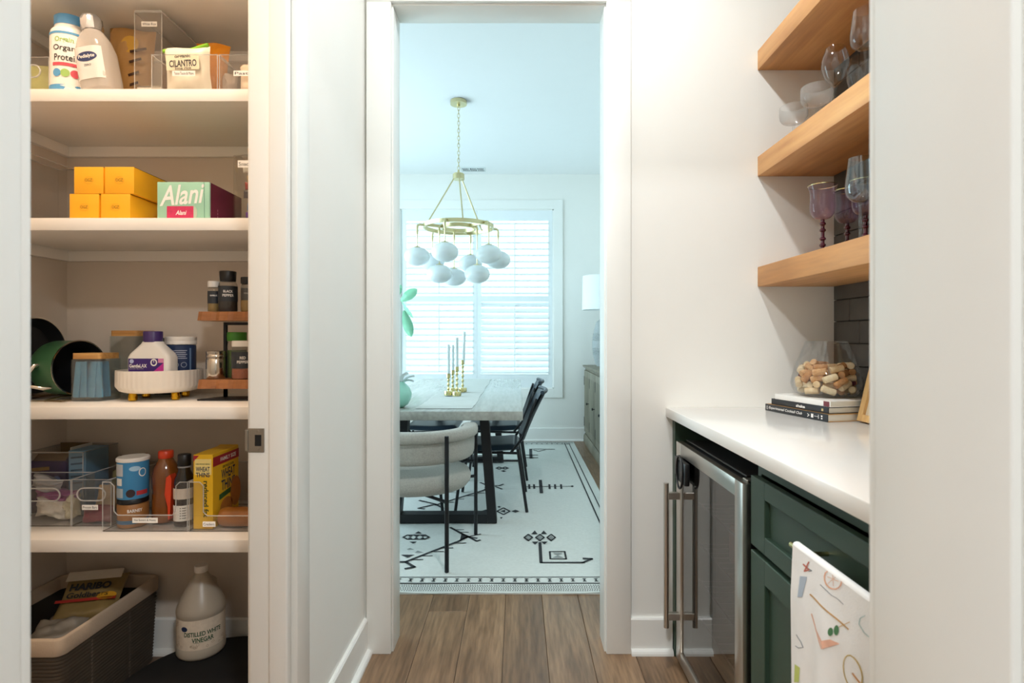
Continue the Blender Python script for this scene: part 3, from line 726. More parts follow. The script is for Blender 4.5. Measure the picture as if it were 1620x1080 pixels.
rib = lambda a, zq: 1 + .035 * math.sin(zq * 420)
pr = [(.055, 0), (.06, .01), (.05, .02)] + [(.05 + .052 * math.sin(PI * min(1, .08 + .92 * (q / 60))) ** .8, .02 + .47 * q / 60) for q in range(61)] + [(.028, .50), (.02, .52)]
MB().lathe(pr, 40, rib=rib).build('base', M('grey_ceramic', '#A6ACAC', .6, var=.3, vscale=60), lp, 60)
MB().cyl((0, 0, .51), (0, 0, .70), .006).build('stem', BRASS, lp)
SHD = M('linen_shade', '#EEF2F2', .8, var=.02); SHD.node_tree.nodes['Principled BSDF'].inputs['Transmission Weight'].default_value = 0.0
MB().lathe([(.212, .613), (.205, .979), (.202, .979), (.209, .613), (.212, .613)], 48, cap0=False, cap1=False).build('shade', SHD, lp, 50)
MB().tube([(-.205, 0, .97), (0, 0, .97), (.205, 0, .97)], .003).cyl((0, 0, .69), (0, 0, .97), .004).build('shade_spider', BRASS, lp)

# fiddle leaf fig left of the window
LEAF = M('fig_leaf', '#7DBB98', .4, var=.18, vscale=12); POT = M('white_planter', '#D9DEDD', .4); BARK = M('fig_bark', '#5C5A50', .85)
fg = thing('fiddle_leaf_fig', 'tall fiddle leaf fig with broad green leaves left of window', 'plant', (-1.47, 5.95, 0))
MB().lathe([(.13, .0005), (.15, .02), (.17, .34), (.165, .35), (.155, .34), (.15, .30)], 32).build('planter', POT, fg, 40)
MB().lathe([(.0, .30), (.151, .30)], 24, cap1=False).build('soil', M('soil', '#3A2E25', .95), fg)
MB().tube([(0, 0, .28), (.01, .0, .8), (.04, .01, 1.25), (.14, -.03, 1.62), (.20, -.05, 1.72)], [.016, .014, .012, .008, .005]).tube([(.02, .0, 1.0), (-.06, .03, 1.4), (-.10, .03, 1.95)], [.011, .009, .006]).build('trunk', BARK, fg, 60)
def leaf(base, tip, w, bend=.03, label=None, roll=0):
    b0, t0 = Vector(base), Vector(tip); d = t0 - b0; l = d.length; d.normalize()
    sdir = d.cross(Vector((0, -1, .25))).normalized(); sdir = (Matrix.Rotation(math.radians(roll), 3, d) @ sdir); nn = sdir.cross(d)
    def fn(u, v):
        ww = w * (math.sin(PI * min(1, .06 + .94 * v)) ** .7) * (.62 + .5 * v) * (1 if v < .98 else .3)
        k = 2 * u - 1
        return b0 + d * (l * v) + sdir * (k * ww / 2) + nn * (bend * math.sin(PI * v) - .18 * ww * abs(k) ** 1.3 + .004 * math.sin(v * 22) * abs(k))
    o = MB().grid(fn, 6, 12)
    o = o.build('leaf', LEAF, fg, 60)
    o['kind'] = 'part'; del o['kind']
    return o
L0 = Vector((-1.47, 5.95, 0))
def lw(px, py, dy=0): q = at(px, py, 5.88 + dy); return q - L0
leaf(lw(634, 476), lw(660, 457), .125, .02)
leaf(lw(636, 477), lw(654, 503, -.06), .062, .02, roll=50)
leaf(lw(639, 491), lw(651, 533), .12, -.02, roll=-10)
leaf(lw(632, 466), lw(634, 450), .06)
for a, zq, l, tilt in ((150, 1.3, .2, 30), (200, 1.45, .22, 10), (260, 1.5, .2, 40), (100, 1.6, .2, 25), (170, 1.75, .22, 35), (230, 1.85, .2, 50), (140, 1.9, .18, 60), (190, 1.95, .2, 70), (290, 1.35, .18, 0), (215, 1.2, .2, -10)):
    ca, sa = math.cos(math.radians(a)), math.sin(math.radians(a)); cz = math.sin(math.radians(tilt)); cc = math.cos(math.radians(tilt))
    b0 = Vector((-.06 + .02 * ca, .03, zq)); leaf(b0, b0 + Vector((ca * cc * l, sa * cc * l, cz * l)), .13, .02)
# ================================================================ BAR NOOK
ct = MB().rbox(.557, XR - .0005, YE1 + .001, YW0 - .001, .886, .921, .003, 2).build('countertop', QUARTZ, None, 40); tag(ct, 'white quartz countertop over fridge and green cabinet', 'countertop')
for lab, zb in (('lowest floating wooden shelf, holding purple goblets', 1.375), ('middle floating wooden shelf, holding clear stemware and coupes', 1.790), ('topmost floating wooden shelf above the bar', 2.189)):
    o = MB().rbox(.903, XR - .0005, YE1 + .001, YW0 - .001, zb, zb + .074, .0025, 2).build('floating_shelf', SHELFWOOD, None, 40); tag(o, lab, 'shelf', 'floating shelves over the bar')
# filler panel beside the wall
MBX = MB().rbox(.583, XR - .001, 2.085, YW0 - .001, .0005, .885, .0015, 1); tag(MBX.build('filler_panel', GREEN), 'narrow dark green end panel between fridge and white wall', 'cabinet panel')
# beverage fridge
DX, DY0, DY1 = .570, 1.427, 2.024
fr = thing('beverage_fridge', 'stainless beverage fridge with glass door under the counter', 'fridge', (0, 0, 0))
m = MB(); bx0, bx1, by0, by1, bz0, bz1 = .617, 1.17, 1.432, 2.02, .045, .815
m.box(bx0, bx1, by0, by0 + .03, bz0, bz1).box(bx0, bx1, by1 - .03, by1, bz0, bz1).box(bx1 - .03, bx1, by0 + .03, by1 - .03, bz0, bz1).box(bx0, bx1, by0 + .03, by1 - .03, bz0, bz0 + .03).box(bx0, bx1, by0 + .03, by1 - .03, bz1 - .03, bz1)
m.build('body', BLACKP, fr)
for y in (by0 + .05, by1 - .05):
    MB().lathe([(.02, .0005), (.02, .045)], 12, (.66, y, 0)).build('foot', BLACKP, fr)
fz0, fz1, fw = .035, .813, .052
fm = M('brushed_steel', '#BDB8AF', .3, 1.0, var=.04, stretch=(1, .04, 1), vscale=80)
for a, b, c, d in ((DY0, DY0 + fw, fz0, fz1), (DY1 - fw, DY1, fz0, fz1)): MB().rbox(DX, DX + .022, a, b, c, d, .002, 2).build('door_stile', STEEL, fr, 40)
for c, d in ((fz0, fz0 + .045), (fz1 - .045, fz1)): MB().rbox(DX + .0004, DX + .0224, DY0 + fw - .002, DY1 - fw + .002, c, d, .002, 2).build('door_rail', fm, fr, 40)
FG = clear('fridge_glass', (.50, .52, .52), 1.55, .01, boost=1.5)
MB().box(DX + .006, DX + .012, DY0 + fw, DY1 - fw, fz0 + .045, fz1 - .045).build('door_glass', FG, fr)
g = MB(); 
for a, b, c, d in ((DY0 + fw - .004, DY0 + fw + .014, fz0 + .04, fz1 - .04), (DY1 - fw - .010, DY1 - fw + .004, fz0 + .04, fz1 - .04), (DY0 + fw, DY1 - fw, fz0 + .04, fz0 + .055), (DY0 + fw, DY1 - fw, fz1 - .055, fz1 - .04)): g.box(DX + .013, DX + .0215, a, b, c, d)
g.build('glass_mask', BLACKP, fr)
MB().box(DX + .0226, bx0 - .0005, DY0 + .006, DY1 - .006, fz0 + .006, fz1 - .006).build('door_gasket', M('gasket', '#1B1C1E', .6), fr) if False else None
gk = MB()
for a, b, c, d in ((DY0 + .004, DY0 + .03, fz0 + .004, fz1 - .004), (DY1 - .03, DY1 - .004, fz0 + .004, fz1 - .004), (DY0 + .03, DY1 - .03, fz0 + .004, fz0 + .03), (DY0 + .03, DY1 - .03, fz1 - .03, fz1 - .004)): gk.box(DX + .0226, bx0 - .0003, a, b, c, d)
gk.build('door_gasket', M('gasket', '#1B1C1E', .6), fr)
hy = 1.988
hd = MB().cyl((.525, hy, .16), (.525, hy, .670), .0095, seg=20).build('handle', STEEL, fr, 50)
for zq in (.20, .625): MB().rbox(.530, DX + .001, hy - .009, hy + .009, zq - .012, zq + .012, .001, 1).build('handle_mount', STEEL, hd)
for zq in (.20, .33, .46, .60):
    w = MB()
    w.tube([(.64, by0 + .035, zq), (.64, by1 - .035, zq)], .003, 6).tube([(1.12, by0 + .035, zq), (1.12, by1 - .035, zq)], .003, 6)
    for i in range(13): y = by0 + .05 + i * (by1 - by0 - .1) / 12; w.tube([(.64, y, zq), (1.12, y, zq)], .0016, 5)
    w.build('wire_rack', STEEL, fr, 60)
CAN = M('red_can', '#B8442E', .35, .3); CAN2 = M('silver_can', '#B9BDC0', .3, .8)
MB().rbox(.588, .616, 1.44, 1.47, .8135, .818, .001, 1).build('top_hinge', STEEL, fr); MB().rbox(.60, .616, DY0 + .05, DY1 - .02, .8155, .821, .002, 1).build('top_trim', BLACKP, fr)
for (cx_, cy_, zq, mt_, lab) in ((.70, 1.60, .203, CAN, 'red drink can on the lowest rack inside the fridge'), (.70, 1.70, .333, CAN2, 'silver drink can on the second rack inside the fridge'), (.71, 1.80, .463, CAN, 'red drink can on the third rack inside the fridge')):
    o = MB().lathe([(.024, 0), (.032, .008), (.033, .105), (.026, .118), (.026, .122), (.022, .119)], 24, (cx_, cy_, zq)).build('drink_can', mt_, None, 40)
    tag(o, lab, 'drink can', 'cans inside the beverage fridge')
# black clip-on gadget on the door
gd = thing('door_gadget', 'small black gadget with looped strap stuck on fridge door glass', 'gadget', (DX, 1.915, .735))
MB().rbox(-.018, -.0005, -.055, .055, -.045, .03, .004, 2).build('case', BLACKP, gd, 40)
MB().rbox(-.012, -.0005, .055, .085, -.035, .03, .002, 1).build('end_cap', M('dark_grey_plastic', '#3A3A3A', .4), gd)
MB().tube([(-.021, .035 * math.cos(a) - .005, .055 * math.sin(a) - .008) for a in [2 * PI * i / 20 for i in range(20)]], .0035, 6, closed=True).build('strap_loop', BLACKP, gd, 60)
# green shaker cabinet
GX = .585
cb = thing('base_cabinet', 'dark green shaker cabinet with drawer beside beverage fridge', 'cabinet', (0, 0, 0))
m = MB(); m.box(GX + .021, XR - .001, 1.398, 1.4165, .09, .885).box(GX + .021, XR - .001, YE1 + .003, YE1 + .021, .09, .885).box(GX + .021, XR - .001, YE1 + .021, 1.398, .09, .108).box(GX + .08, GX + .1, YE1 + .003, 1.4165, .0005, .09)
m.box(GX + .021, GX + .04, YE1 + .021, 1.398, .845, .885).box(GX + .021, GX + .04, YE1 + .021, 1.398, .64, .68).build('carcass', GREEN, cb)
def shaker(name, y0, y1, z0, z1, st, rl):
    d = MB().box(GX + .012, GX + .020, y0 + .01, y1 - .01, z0 + .01, z1 - .01).build(name, GREEN, cb)
    for a, b in ((y0, y0 + st), (y1 - st, y1)): MB().rbox(GX, GX + .0195, a, b, z0, z1, .0015, 1).build('stile', GREEN, d)
    for a, b in ((z0, z0 + rl), (z1 - rl, z1)): MB().rbox(GX + .0002, GX + .0195, y0 + st - .001, y1 - st + .001, a, b, .0015, 1).build('rail', GREEN, d)
    return d
dr = shaker('drawer', .555, 1.412, .667, .839, .078, .042)
shaker('door', .987, 1.412, .105, .653, .078, .058); shaker('door', .555, .983, .105, .653, .078, .058)
hb = MB().cyl((.551, .80, .767), (.551, 1.133, .767), .0055, seg=14).build('drawer_pull', BRASS, dr, 50)
for y in (.85, 1.083): MB().cyl((.551, y, .767), (GX + .013, y, .767), .0045, seg=12).build('pull_post', BRASS, hb, 50)
# towel over the drawer pull
def tow(u, v):      # u along the pull (0 far .. 1 near), v length down the front (0 at the pull)
    y = 1.110 - .30 * u; zq = .775 - v
    x = .5425 - .006 * min(1, v / .1) + .006 * math.sin(u * 9 + .6) * min(1, v * 3) + .004 * math.sin(u * 21 + 2 + v * 2) * min(1, v * 4)
    return (x, y + .012 * v * (1 - 2 * u) , zq)
tw = thing('dish_towel', 'white dish towel printed with cocktails hanging from the drawer pull', 'towel', (0, 0, 0))
CLOTH = M('white_cotton', '#EDEDEC', .9, var=.04, vscale=30, bump=.12, bscale=300)
m = MB().grid(lambda u, v: tow(u, v * .46), 30, 30)
m.grid(lambda u, v: (tow(u, 0)[0] + (.5425 - tow(u, 0)[0]) + .0085 - .0085 * math.cos(PI * v), tow(u, 0)[1], .775 + .0065 * math.sin(PI * v)), 30, 6)
m.grid(lambda u, v: (.5595 + .010 * v, tow(u, 0)[1], .775 - .30 * v), 20, 12)
m.build('cloth', CLOTH, tw, 70)
def tpx(cx_, cy_):     # crop pixel -> (u, v) on the towel
    px, py = 1240 + cx_ / 4.5, 840 + cy_ / 4.5; Y = .537 * F / (px - U0); zq = H - (py - V0) * Y / F
    return ((1.110 - Y) / .30, .775 - zq)
def tfn(a, b):
    u, v = tpx(a, b); p = tow(u, max(0, v)); return (p[0] - .0008, p[1], p[2])
def tprint(name, pts, w, col, closed=False):
    mt = M('print_' + col.strip('#'), col, .9, var=.2, vscale=60)
    dense = []
    for (a, b), (c, d) in zip(pts, pts[1:]):
        n = max(1, int(math.hypot(c - a, d - b) / 22))
        dense += [(a + (c - a) * i / n, b + (d - b) * i / n) for i in range(n)]
    dense.append(pts[-1]); stroke(dense, w, tfn).build(name, mt, tw)
def tblob(name, cx_, cy_, rx, ry, col): disc(cx_, cy_, rx, ry, tfn).build(name, M('print_' + col.strip('#'), col, .9, var=.25, vscale=60), tw)
tprint('cocktail_print', [(196, 590), (232, 690), (292, 835), (392, 800)], 9, '#EDBFA8'); 
poly([(240, 700), (300, 840), (390, 795), (340, 770), (290, 780)], tfn).build('cocktail_print', M('print_peach', '#EBB39B', .9, var=.3, vscale=40), tw)
tprint('stirrer_print', [(180, 450), (455, 698)], 9, '#C79A5E'); tprint('stirrer_print', [(390, 680), (460, 645)], 5, '#D9B27C')
tblob('leaf_print', 342, 716, 15, 30, '#4F7D55'); tblob('leaf_print', 375, 704, 15, 36, '#4F7D55')
tprint('orange_slice_print', [(332 + 58 * math.cos(a) , 340 + 70 * math.sin(a) + 18 * math.cos(a)) for a in [2 * PI * i / 16 for i in range(17)]], 8, '#E8B08E')
for a in (20, 80, 140): tprint('orange_slice_print', [(332 - 40 * math.cos(math.radians(a)), 340 - 50 * math.sin(math.radians(a))), (332 + 40 * math.cos(math.radians(a)), 340 + 50 * math.sin(math.radians(a)))], 4, '#E9C0A6')
poly([(108, 320), (155, 325), (130, 470), (100, 470)], tfn).build('bottle_print', M('print_blue', '#A9B6C4', .9, var=.3), tw)
tprint('flower_print', [(125, 235), (165, 275), (135, 285), (160, 220)], 9, '#C4705F'); tprint('leaf_stem_print', [(160, 265), (185, 282), (165, 285)], 4, '#6C7476')
tprint('script_print', [(250, 380), (300, 425), (330, 455), (370, 480), (410, 520)], 4, '#8C9096')
tprint('citrus_print', [(490 + 66 * math.cos(a), 1000 + 112 * math.sin(a) + 40 * math.cos(a)) for a in [2 * PI * i / 18 for i in range(19)]], 8, '#C9AE6A'); tprint('citrus_print', [(495, 1010), (540, 1075)], 10, '#C98F55')
tprint('ribbon_print', [(560, 600), (530, 620), (525, 660), (560, 720), (590, 750)], 6, '#B5CBC8')
poly([(82, 950), (118, 975), (112, 1080), (76, 1080)], tfn).build('lime_print', M('print_lime', '#B9C56C', .9, var=.3), tw)
tprint('glass_outline_print', [(95, 740), (125, 790), (138, 830), (110, 835), (88, 820)], 5, '#8B9199')

# books
bk_rz = math.atan2(.066, .29)
def book(label, z0, th, spine_mat, cover_mat, page_mat, length, width, off=(0, 0), dr=0.0):
    b = thing('book', label, 'book', (.96 + off[0], 1.740 + off[1], z0), bk_rz + dr, 'books under the cork vase')
    # local: spine along +y from the near corner, width along +x
    c = .0022
    MB().box(.002, width - .004, .003, length - .003, c, th - c).build('pages', page_mat, b)
    m = MB().box(0, width, 0, length, 0.0004, c).box(0, width, 0, length, th - c, th); m.build('cover', cover_mat, b)
    MB().rbox(-.0012, .0016, 0, length, .0004, th, .0012, 2).build('spine', spine_mat, b, 40)
    return b
PAGES = M('page_edges', '#DAD8CF', .8, var=.12, stretch=(1, 1, 40), vscale=20); PAGEK = M('kraft_page_edges', '#C9B596', .8, var=.15, stretch=(1, 1, 40), vscale=20)
BKB = M('black_cover', '#23262B', .5); BKW = M('white_cover', '#E9E8E4', .5)
KRAFT = M('kraft_board', '#B98E57', .7)
b1 = book('black book with white script title, lowest of the stack', .9212, .0245, BKB, KRAFT, PAGES, .297, .21)
sp_fn = lambda b, th: (lambda u, v: (-.0016, .1485 - u, th / 2 + v))
lettering('Experimental Cocktail Club', sp_fn(b1, .0245), WHITE_INK, b1, width=.165, height=.0115, u=-.045, shear=.25, bold=.01)
m = MB(); f1 = sp_fn(b1, .0245)
ring(-.137, 0, .004, .006, .0012, f1, m); m.build('spine_mark', WHITE_INK, b1)
m = MB(); stroke([(.062, .004), (.07, 0), (.062, -.005)], .002, f1, m); patch(.078, .088, -.006, .006, f1, m); stroke([(.092, 0), (.108, 0)], .0012, f1, m); stroke([(.11, .006), (.11, -.006)], .002, f1, m); patch(.121, .127, -.006, -.002, f1, m); patch(.121, .127, .001, .006, f1, m); m.build('spine_drawing', WHITE_INK, b1)
b2 = book('black book titled shake in the middle of the stack', .9460, .0205, BKB, BKB, PAGES, .268, .215, (.006, .007))
f2 = lambda u, v: (-.0016, .134 - u, .01025 + v)
lettering('shake', f2, WHITE_INK, b2, width=.042, height=.0095, u=.012, bold=.03); m = MB(); patch(.105, .113, -.004, .004, f2, m); m.build('spine_emblem', M('gold_foil', '#C9B27A', .4), b2)
lettering('HOW TO MIX DRINKS', f2, WHITE_INK, b2, width=.05, height=.003, u=-.09, v=.001, bold=0) if False else None
b3 = book('white book with dark red square on spine, directly under vase', .9668, .0185, BKW, BKW, PAGES, .250, .205, (.010, .004), .02)
f3 = lambda u, v: (-.0016, .125 - u, .00925 + v)
patch(.098, .122, -.008, .008, f3).build('spine_square', M('dark_red', '#6E2B33', .5, var=.3, vscale=40), b3)

# glass vase with corks
VX, VY, VZ = 1.045, 1.905, .9856
va = thing('glass_vase', 'wide clear glass vase filled with wine corks, standing on books', 'vase', (VX, VY, VZ))
outer = [(.040, 0), (.078, .003), (.098, .014), (.108, .034), (.109, .05), (.101, .085), (.083, .135), (.0665, .178), (.0635, .186)]
inner = [(r - .0028, zq + .001) for r, zq in reversed(outer)]; inner[0] = (.0612, .186); inner[-3] = (.094, .016); inner[-2] = (.074, .007); inner[-1] = (.03, .006)
MB().lathe(curve_profile(outer) + curve_profile(inner), 56).build('glass', GLASS, va, 60)
CORKS = [wood('cork_' + str(i), a, b, 'X', 30, .85, rand=.12) for i, (a, b) in enumerate((('#C08A55', '#DDB585'), ('#DDBB8A', '#ECD6B0'), ('#A86F40', '#C99560'), ('#E6CDA0', '#F2E2C2')))]
cork_me = [MB().lathe([(.0095, -.0215), (.0112, -.020), (.0112, .020), (.0095, .0215)], 16).mesh('wine_cork', mm, 40) for mm in CORKS]
STAIN = M('wine_stain', '#6A2C38', .85)
crnd = random.Random(11); placed = []
def rin(zq):
    pr = [(.006, .074), (.016, .094), (.035, .1045), (.05, .1055), (.085, .0975), (.10, .0925), (.135, .080)]
    if zq <= .006: return .06
    for (a, ra), (b, rb) in zip(pr, pr[1:]):
        if a <= zq <= b: return ra + (rb - ra) * (zq - a) / (b - a)
    return .08
def segd(p1, q1, p2, q2):
    best = 9
    for i in range(5):
        a = p1 + (q1 - p1) * (i / 4)
        d = q2 - p2; t = max(0, min(1, (a - p2).dot(d) / d.dot(d))); best = min(best, (a - p2 - d * t).length)
    return best
tries = 0
while len(placed) < 120 and tries < 26000:
    tries += 1
    layer = min(.103, .018 + .088 * tries / 20000.0)
    zq = layer + crnd.uniform(-.005, .006); a = crnd.uniform(0, 2 * PI); rr = rin(zq) * math.sqrt(crnd.uniform(0.02, 1.0)) ; p = Vector((rr * math.cos(a), rr * math.sin(a), zq))
    d = Vector((crnd.gauss(0, 1), crnd.gauss(0, 1), crnd.gauss(0, .45))).normalized(); e0, e1 = p - d * .0215, p + d * .0215
    if any(math.hypot(q.x, q.y) > rin(q.z) - .0125 or q.z < .0175 for q in (e0, e1)): continue
    if any(segd(e0 + d * .006, e1 - d * .006, c, f) < .0188 for c, f in placed): continue
    placed.append((e0 + d * .006, e1 - d * .006))
    o = bpy.data.objects.new('wine_cork', cork_me[len(placed) % 4]); C.objects.link(o); o.location = Vector((VX, VY, VZ)) + p; o.rotation_euler = d.to_track_quat('Z', 'Y').to_euler()
    tag(o, 'wine cork in the heap inside the clear glass vase', 'cork', 'wine corks in the vase')
    if len(placed) % 6 == 0:
        MB().lathe([(.0092, .0212), (.0092, .0219)], 12).build('wine_stained_end', STAIN, o)
# wooden frame leaning on the tiles
wf = thing('wooden_frame', 'light wooden frame leaning against the dark tiles beside the books', 'frame', (1.055, 1.753, .9215))
LW = wood('light_wood', '#C79A62', '#DDB980', 'Z', 6, .5); tilt = T(0, 0, .0047) @ R('Y', 13.6)
for a, b, c, d in ((-.022, 0, 0, .40), (-.30, -.278, 0, .40), (-.278, -.022, 0, .022), (-.278, -.022, .378, .40)): MB().rbox(0, .02, a, b, c, d, .0015, 1).xf(tilt).build('frame_bar', LW, wf)
MB().box(.010, .014, -.279, -.021, .021, .379).xf(tilt).build('backing_board', M('cream_board', '#D9CDB4', .7), wf)

# ---------------------------------------------------------------- glassware
def solid(prof_out, th=.0013, floor=.003):
    """outer bowl profile bottom->rim turned into a thin shell"""
    inn = [(max(.0005, r - th), zq + (floor if i == 0 else th * .4)) for i, (r, zq) in enumerate(prof_out)]
    return prof_out + inn[::-1]
PURP = clear('purple_glass', (.92, .85, .92), 1.5, .01); PURPD = M('dark_plum_glass', '#4A1626', .12, var=.1, coat=.5)
IRID = clear('iridescent_glass', (.88, .94, .97), 1.6, .01, boost=1.4)
S1, S2 = 1.4495, 1.8645
def goblet(label, x, y):
    t = thing('goblet', label, 'goblet', (x, y, S1), group='purple goblets on the lowest shelf')
    MB().lathe([(.036, 0), (.036, .002), (.012, .007), (.006, .014)], 32).build('foot', PURPD, t, 50)
    pr = [(.006, .012)]
    for zq in (.025, .045, .072, .092): pr += [(.0055, zq - .006), (.0095, zq - .002), (.0095, zq + .002), (.0055, zq + .006)]
    pr += [(.006, .105)]; MB().lathe(pr, 20).build('stem', PURPD, t, 40)
    b = [(.004, .105), (.022, .110), (.034, .125), (.0375, .145), (.036, .170), (.0365, .19), (.0415, .208), (.0425, .212)]
    bw = MB().lathe(solid(curve_profile(b)), 40).build('bowl', PURP, t, 60)
    MB().lathe([(.0418, .2115), (.0427, .2115), (.0427, .2135), (.0418, .2135), (.0418, .2115)], 40, cap0=False, cap1=False).build('gold_rim', BRASS, bw, 40)
goblet('purple glass goblet with gold rim and beaded stem, leftmost on lowest shelf', .962, 1.775)
goblet('purple goblet close to the tiles behind the clear wine glass', 1.075, 1.835)
goblet('purple goblet with beaded stem half hidden behind the clear wine glass', 1.060, 1.715)
def stemware(label, x, y, z0, h, bowl, stem_h, mat=GLASS, group='clear stemware on the middle shelf', foot=.034):
    t = thing('wine_glass', label, 'wine glass', (x, y, z0), group=group)
    MB().lathe([(foot, 0), (foot, .0015), (.010, .006), (.0042, .014), (.0036, .03), (.0036, stem_h - .012), (.0055, stem_h)], 32).build('stem_and_foot', mat, t, 50)
    MB().lathe(solid(curve_profile([(r, stem_h + zq * (h - stem_h)) for r, zq in bowl])), 40).build('bowl', mat, t, 60)
balloon = [(.004, 0), (.012, .05), (.027, .22), (.0365, .45), (.0385, .58), (.0365, .75), (.030, .92), (.0275, 1.0)]
tall = [(.004, 0), (.018, .04), (.033, .16), (.0375, .30), (.037, .5), (.033, .8), (.0305, 1.0)]
stemware('clear iridescent wine glass, nearest on the lowest shelf', .968, 1.590, S1, .240, tall, .115, IRID, group='clear glass on the lowest shelf')
stemware('rounded clear wine glass standing beside the ribbed coupes', .972, 1.722, S2, .204, balloon, .085)
stemware('rounded clear wine glass half hidden at the back of middle shelf', 1.075, 1.765, S2, .195, balloon, .07)
stemware('tall clear wine glass nearest the front on the middle shelf', .952, 1.540, S2, .214, tall, .105)
RIBG = clear('ribbed_glass', (.95, .955, .955), 1.5, .03, haze=.05)
def coupe(label, x, y, r):
    t = thing('coupe_glass', label, 'coupe glass', (x, y, S2), group='ribbed coupes on the middle shelf')
    MB().lathe([(.035, 0), (.035, .002), (.011, .006), (.005, .014), (.0045, .055), (.007, .062)], 32).build('stem_and_foot', GLASS, t, 50)
    pr = solid(curve_profile([(.006, .062), (r * .70, .067), (r * .93, .078), (r, .092), (r, .118), (r * .985, .124)], 3))
    MB().lathe(pr, 120, rib=lambda a, zq: 1 + (.012 * math.sin(a * 40) if zq > .074 else 0)).build('bowl', RIBG, t, 60)
coupe('ribbed clear coupe glass closest to the white wall', .962, 1.962, .045)
coupe('ribbed clear coupe glass between the other coupe and the wine glasses', .962, 1.808, .047)
# ================================================================ PANTRY
SA, SB_, SC, SD = 1.935, 1.545, .974, .572
SHW = M('shelf_white', '#F1EEE8', .45, var=.01)
for lab, zt in (('highest white pantry shelf, over the protein tub', 2.291), ('white pantry shelf holding protein tub and clear snack bins', SA), ('white pantry shelf holding four yellow boxes', SB_), ('white pantry shelf holding green pot and spice rack', SC), ('lowest white pantry shelf, holding cracker and nut butter bins', SD)):
    s = thing('pantry_shelf', lab, 'shelf', ((XP + XLP) / 2, 1.91, zt), group='white pantry shelves')
    hw = (XLP - XP) / 2 - .0008
    MB().rbox(-hw, hw, -.21, .2050, -.038, 0, .002, 2).build('board', SHW, s, 40)
    MB().box(-hw, hw, .190, .2050, -.076, -.0385).build('cleat', SHW, s)
    for q in (-1, 1): MB().box(min(q * hw, q * (hw - .019)), max(q * hw, q * (hw - .019)), -.19, .190, -.076, -.0385).build('cleat', SHW, s)

def label_plate(par, txt, u, v, w, h, fn):
    p = patch(u - w / 2, u + w / 2, v - h / 2, v + h / 2, fn).build('paper_label', PAPERW, par)
    f2 = lambda a, b: (lambda q: (q[0], q[1] - .0004, q[2]))(fn(a, b))
    lettering(txt, f2, INK, p, width=w * .86, height=h * .5, u=u, v=v, bold=0)
def stadium(u0, u1, v0, v1, n=8):
    r = (v1 - v0) / 2; c = (v0 + v1) / 2
    return [(u1 - r + r * math.cos(a), c + r * math.sin(a)) for a in [-PI / 2 + PI * i / n for i in range(n + 1)]] + [(u0 + r + r * math.cos(a), c + r * math.sin(a)) for a in [PI / 2 + PI * i / n for i in range(n + 1)]]
def clear_bin(label, x0, x1, y0, y1, z0, h, front='plain', txt=None, tu=0, tv=.03, tw_=.05, group='clear acrylic bins in the pantry', notch=(.03, .055), lid=False):
    w, d, t = x1 - x0, y1 - y0, .0026
    b = thing('clear_bin', label, 'bin', ((x0 + x1) / 2, y0, z0 + .0006), group=group)
    MB().box(-w / 2, w / 2, 0, d, 0, t).build('base', ACR, b)
    for nm, q in (('side_wall', (-w / 2, -w / 2 + t, t, d - t)), ('side_wall', (w / 2 - t, w / 2, t, d - t)), ('back_wall', (-w / 2, w / 2, d - t, d))): MB().box(*q, t, h).build(nm, ACR, b)
    f = lambda u, v, q: (u, q, v)
    rim = [(-w / 2, 0, h), (-w / 2, d, h), (w / 2, d, h), (w / 2, 0, h)]
    if front == 'notch':
        a, lo = notch; r = .012
        top = [(-w / 2, h), (-w / 2 + a - r, h), (-w / 2 + a, h - r), (-w / 2 + a, lo + r), (-w / 2 + a + r, lo), (w / 2 - a - r, lo), (w / 2 - a, lo + r), (w / 2 - a, h - r), (w / 2 - a + r, h), (w / 2, h)]
        m = MB()
        m.prism([(-w / 2, t), (w / 2, t), (w / 2, lo), (-w / 2, lo)], f, 0, t); m.prism([(-w / 2, lo), (-w / 2 + a, lo), (-w / 2 + a, h), (-w / 2, h)], f, 0, t); m.prism([(w / 2 - a, lo), (w / 2, lo), (w / 2, h), (w / 2 - a, h)], f, 0, t)
        m.build('front_wall', ACR, b)
        rim = rim + [(u, 0, v) for u, v in top[::-1][1:]]
    else:
        MB().box(-w / 2, w / 2, 0, t, t, h).build('front_wall', ACR, b)
    MB().tube(rim + ([] if front == 'notch' else []), .0017, 6, closed=True).build('rim', ACRE, b, 60)
    MB().tube([(-w / 2, .001, 0.0015), (w / 2, .001, 0.0015), (w / 2, d, .0015), (-w / 2, d, .0015)], .0014, 5, closed=True).build('bottom_edge', M('bin_edge_dark', '#6A6158', .4), b, 60)
    for sx in (-1, 1): MB().tube([(sx * w / 2, 0.0005, .002), (sx * w / 2, .0005, h)], .0013, 5).build('corner_edge', ACRE, b, 60)
    if front == 'slot':
        s_ = stadium(-w * .36, w * .36, h * .55, h * .82)
        MB().tube([(u, -.0012, v) for u, v in s_], .0026, 6, closed=True).build('handle_slot', ACRE, b, 60)
    if txt: label_plate(b, txt, tu, tv, tw_, .0165, lambda u, v: (u, -.0008, v))
    return b
def bag(name, label, cat, x, y, z, w, h, t, mat, rz=0, tilt=0, seed=1, group=None, lean=0, crumple=.008):
    o = thing(name, label, cat, (x, y, z), rz, group); o.rotation_euler = (math.radians(tilt), math.radians(lean), rz)
    hump(w, h, t, seed, crumple).build('pouch', mat, o, 60); return o
def plastic(name, col, rough=.3): return M('film_' + name, col, rough, var=.18, vscale=16, bump=.4, bscale=30)

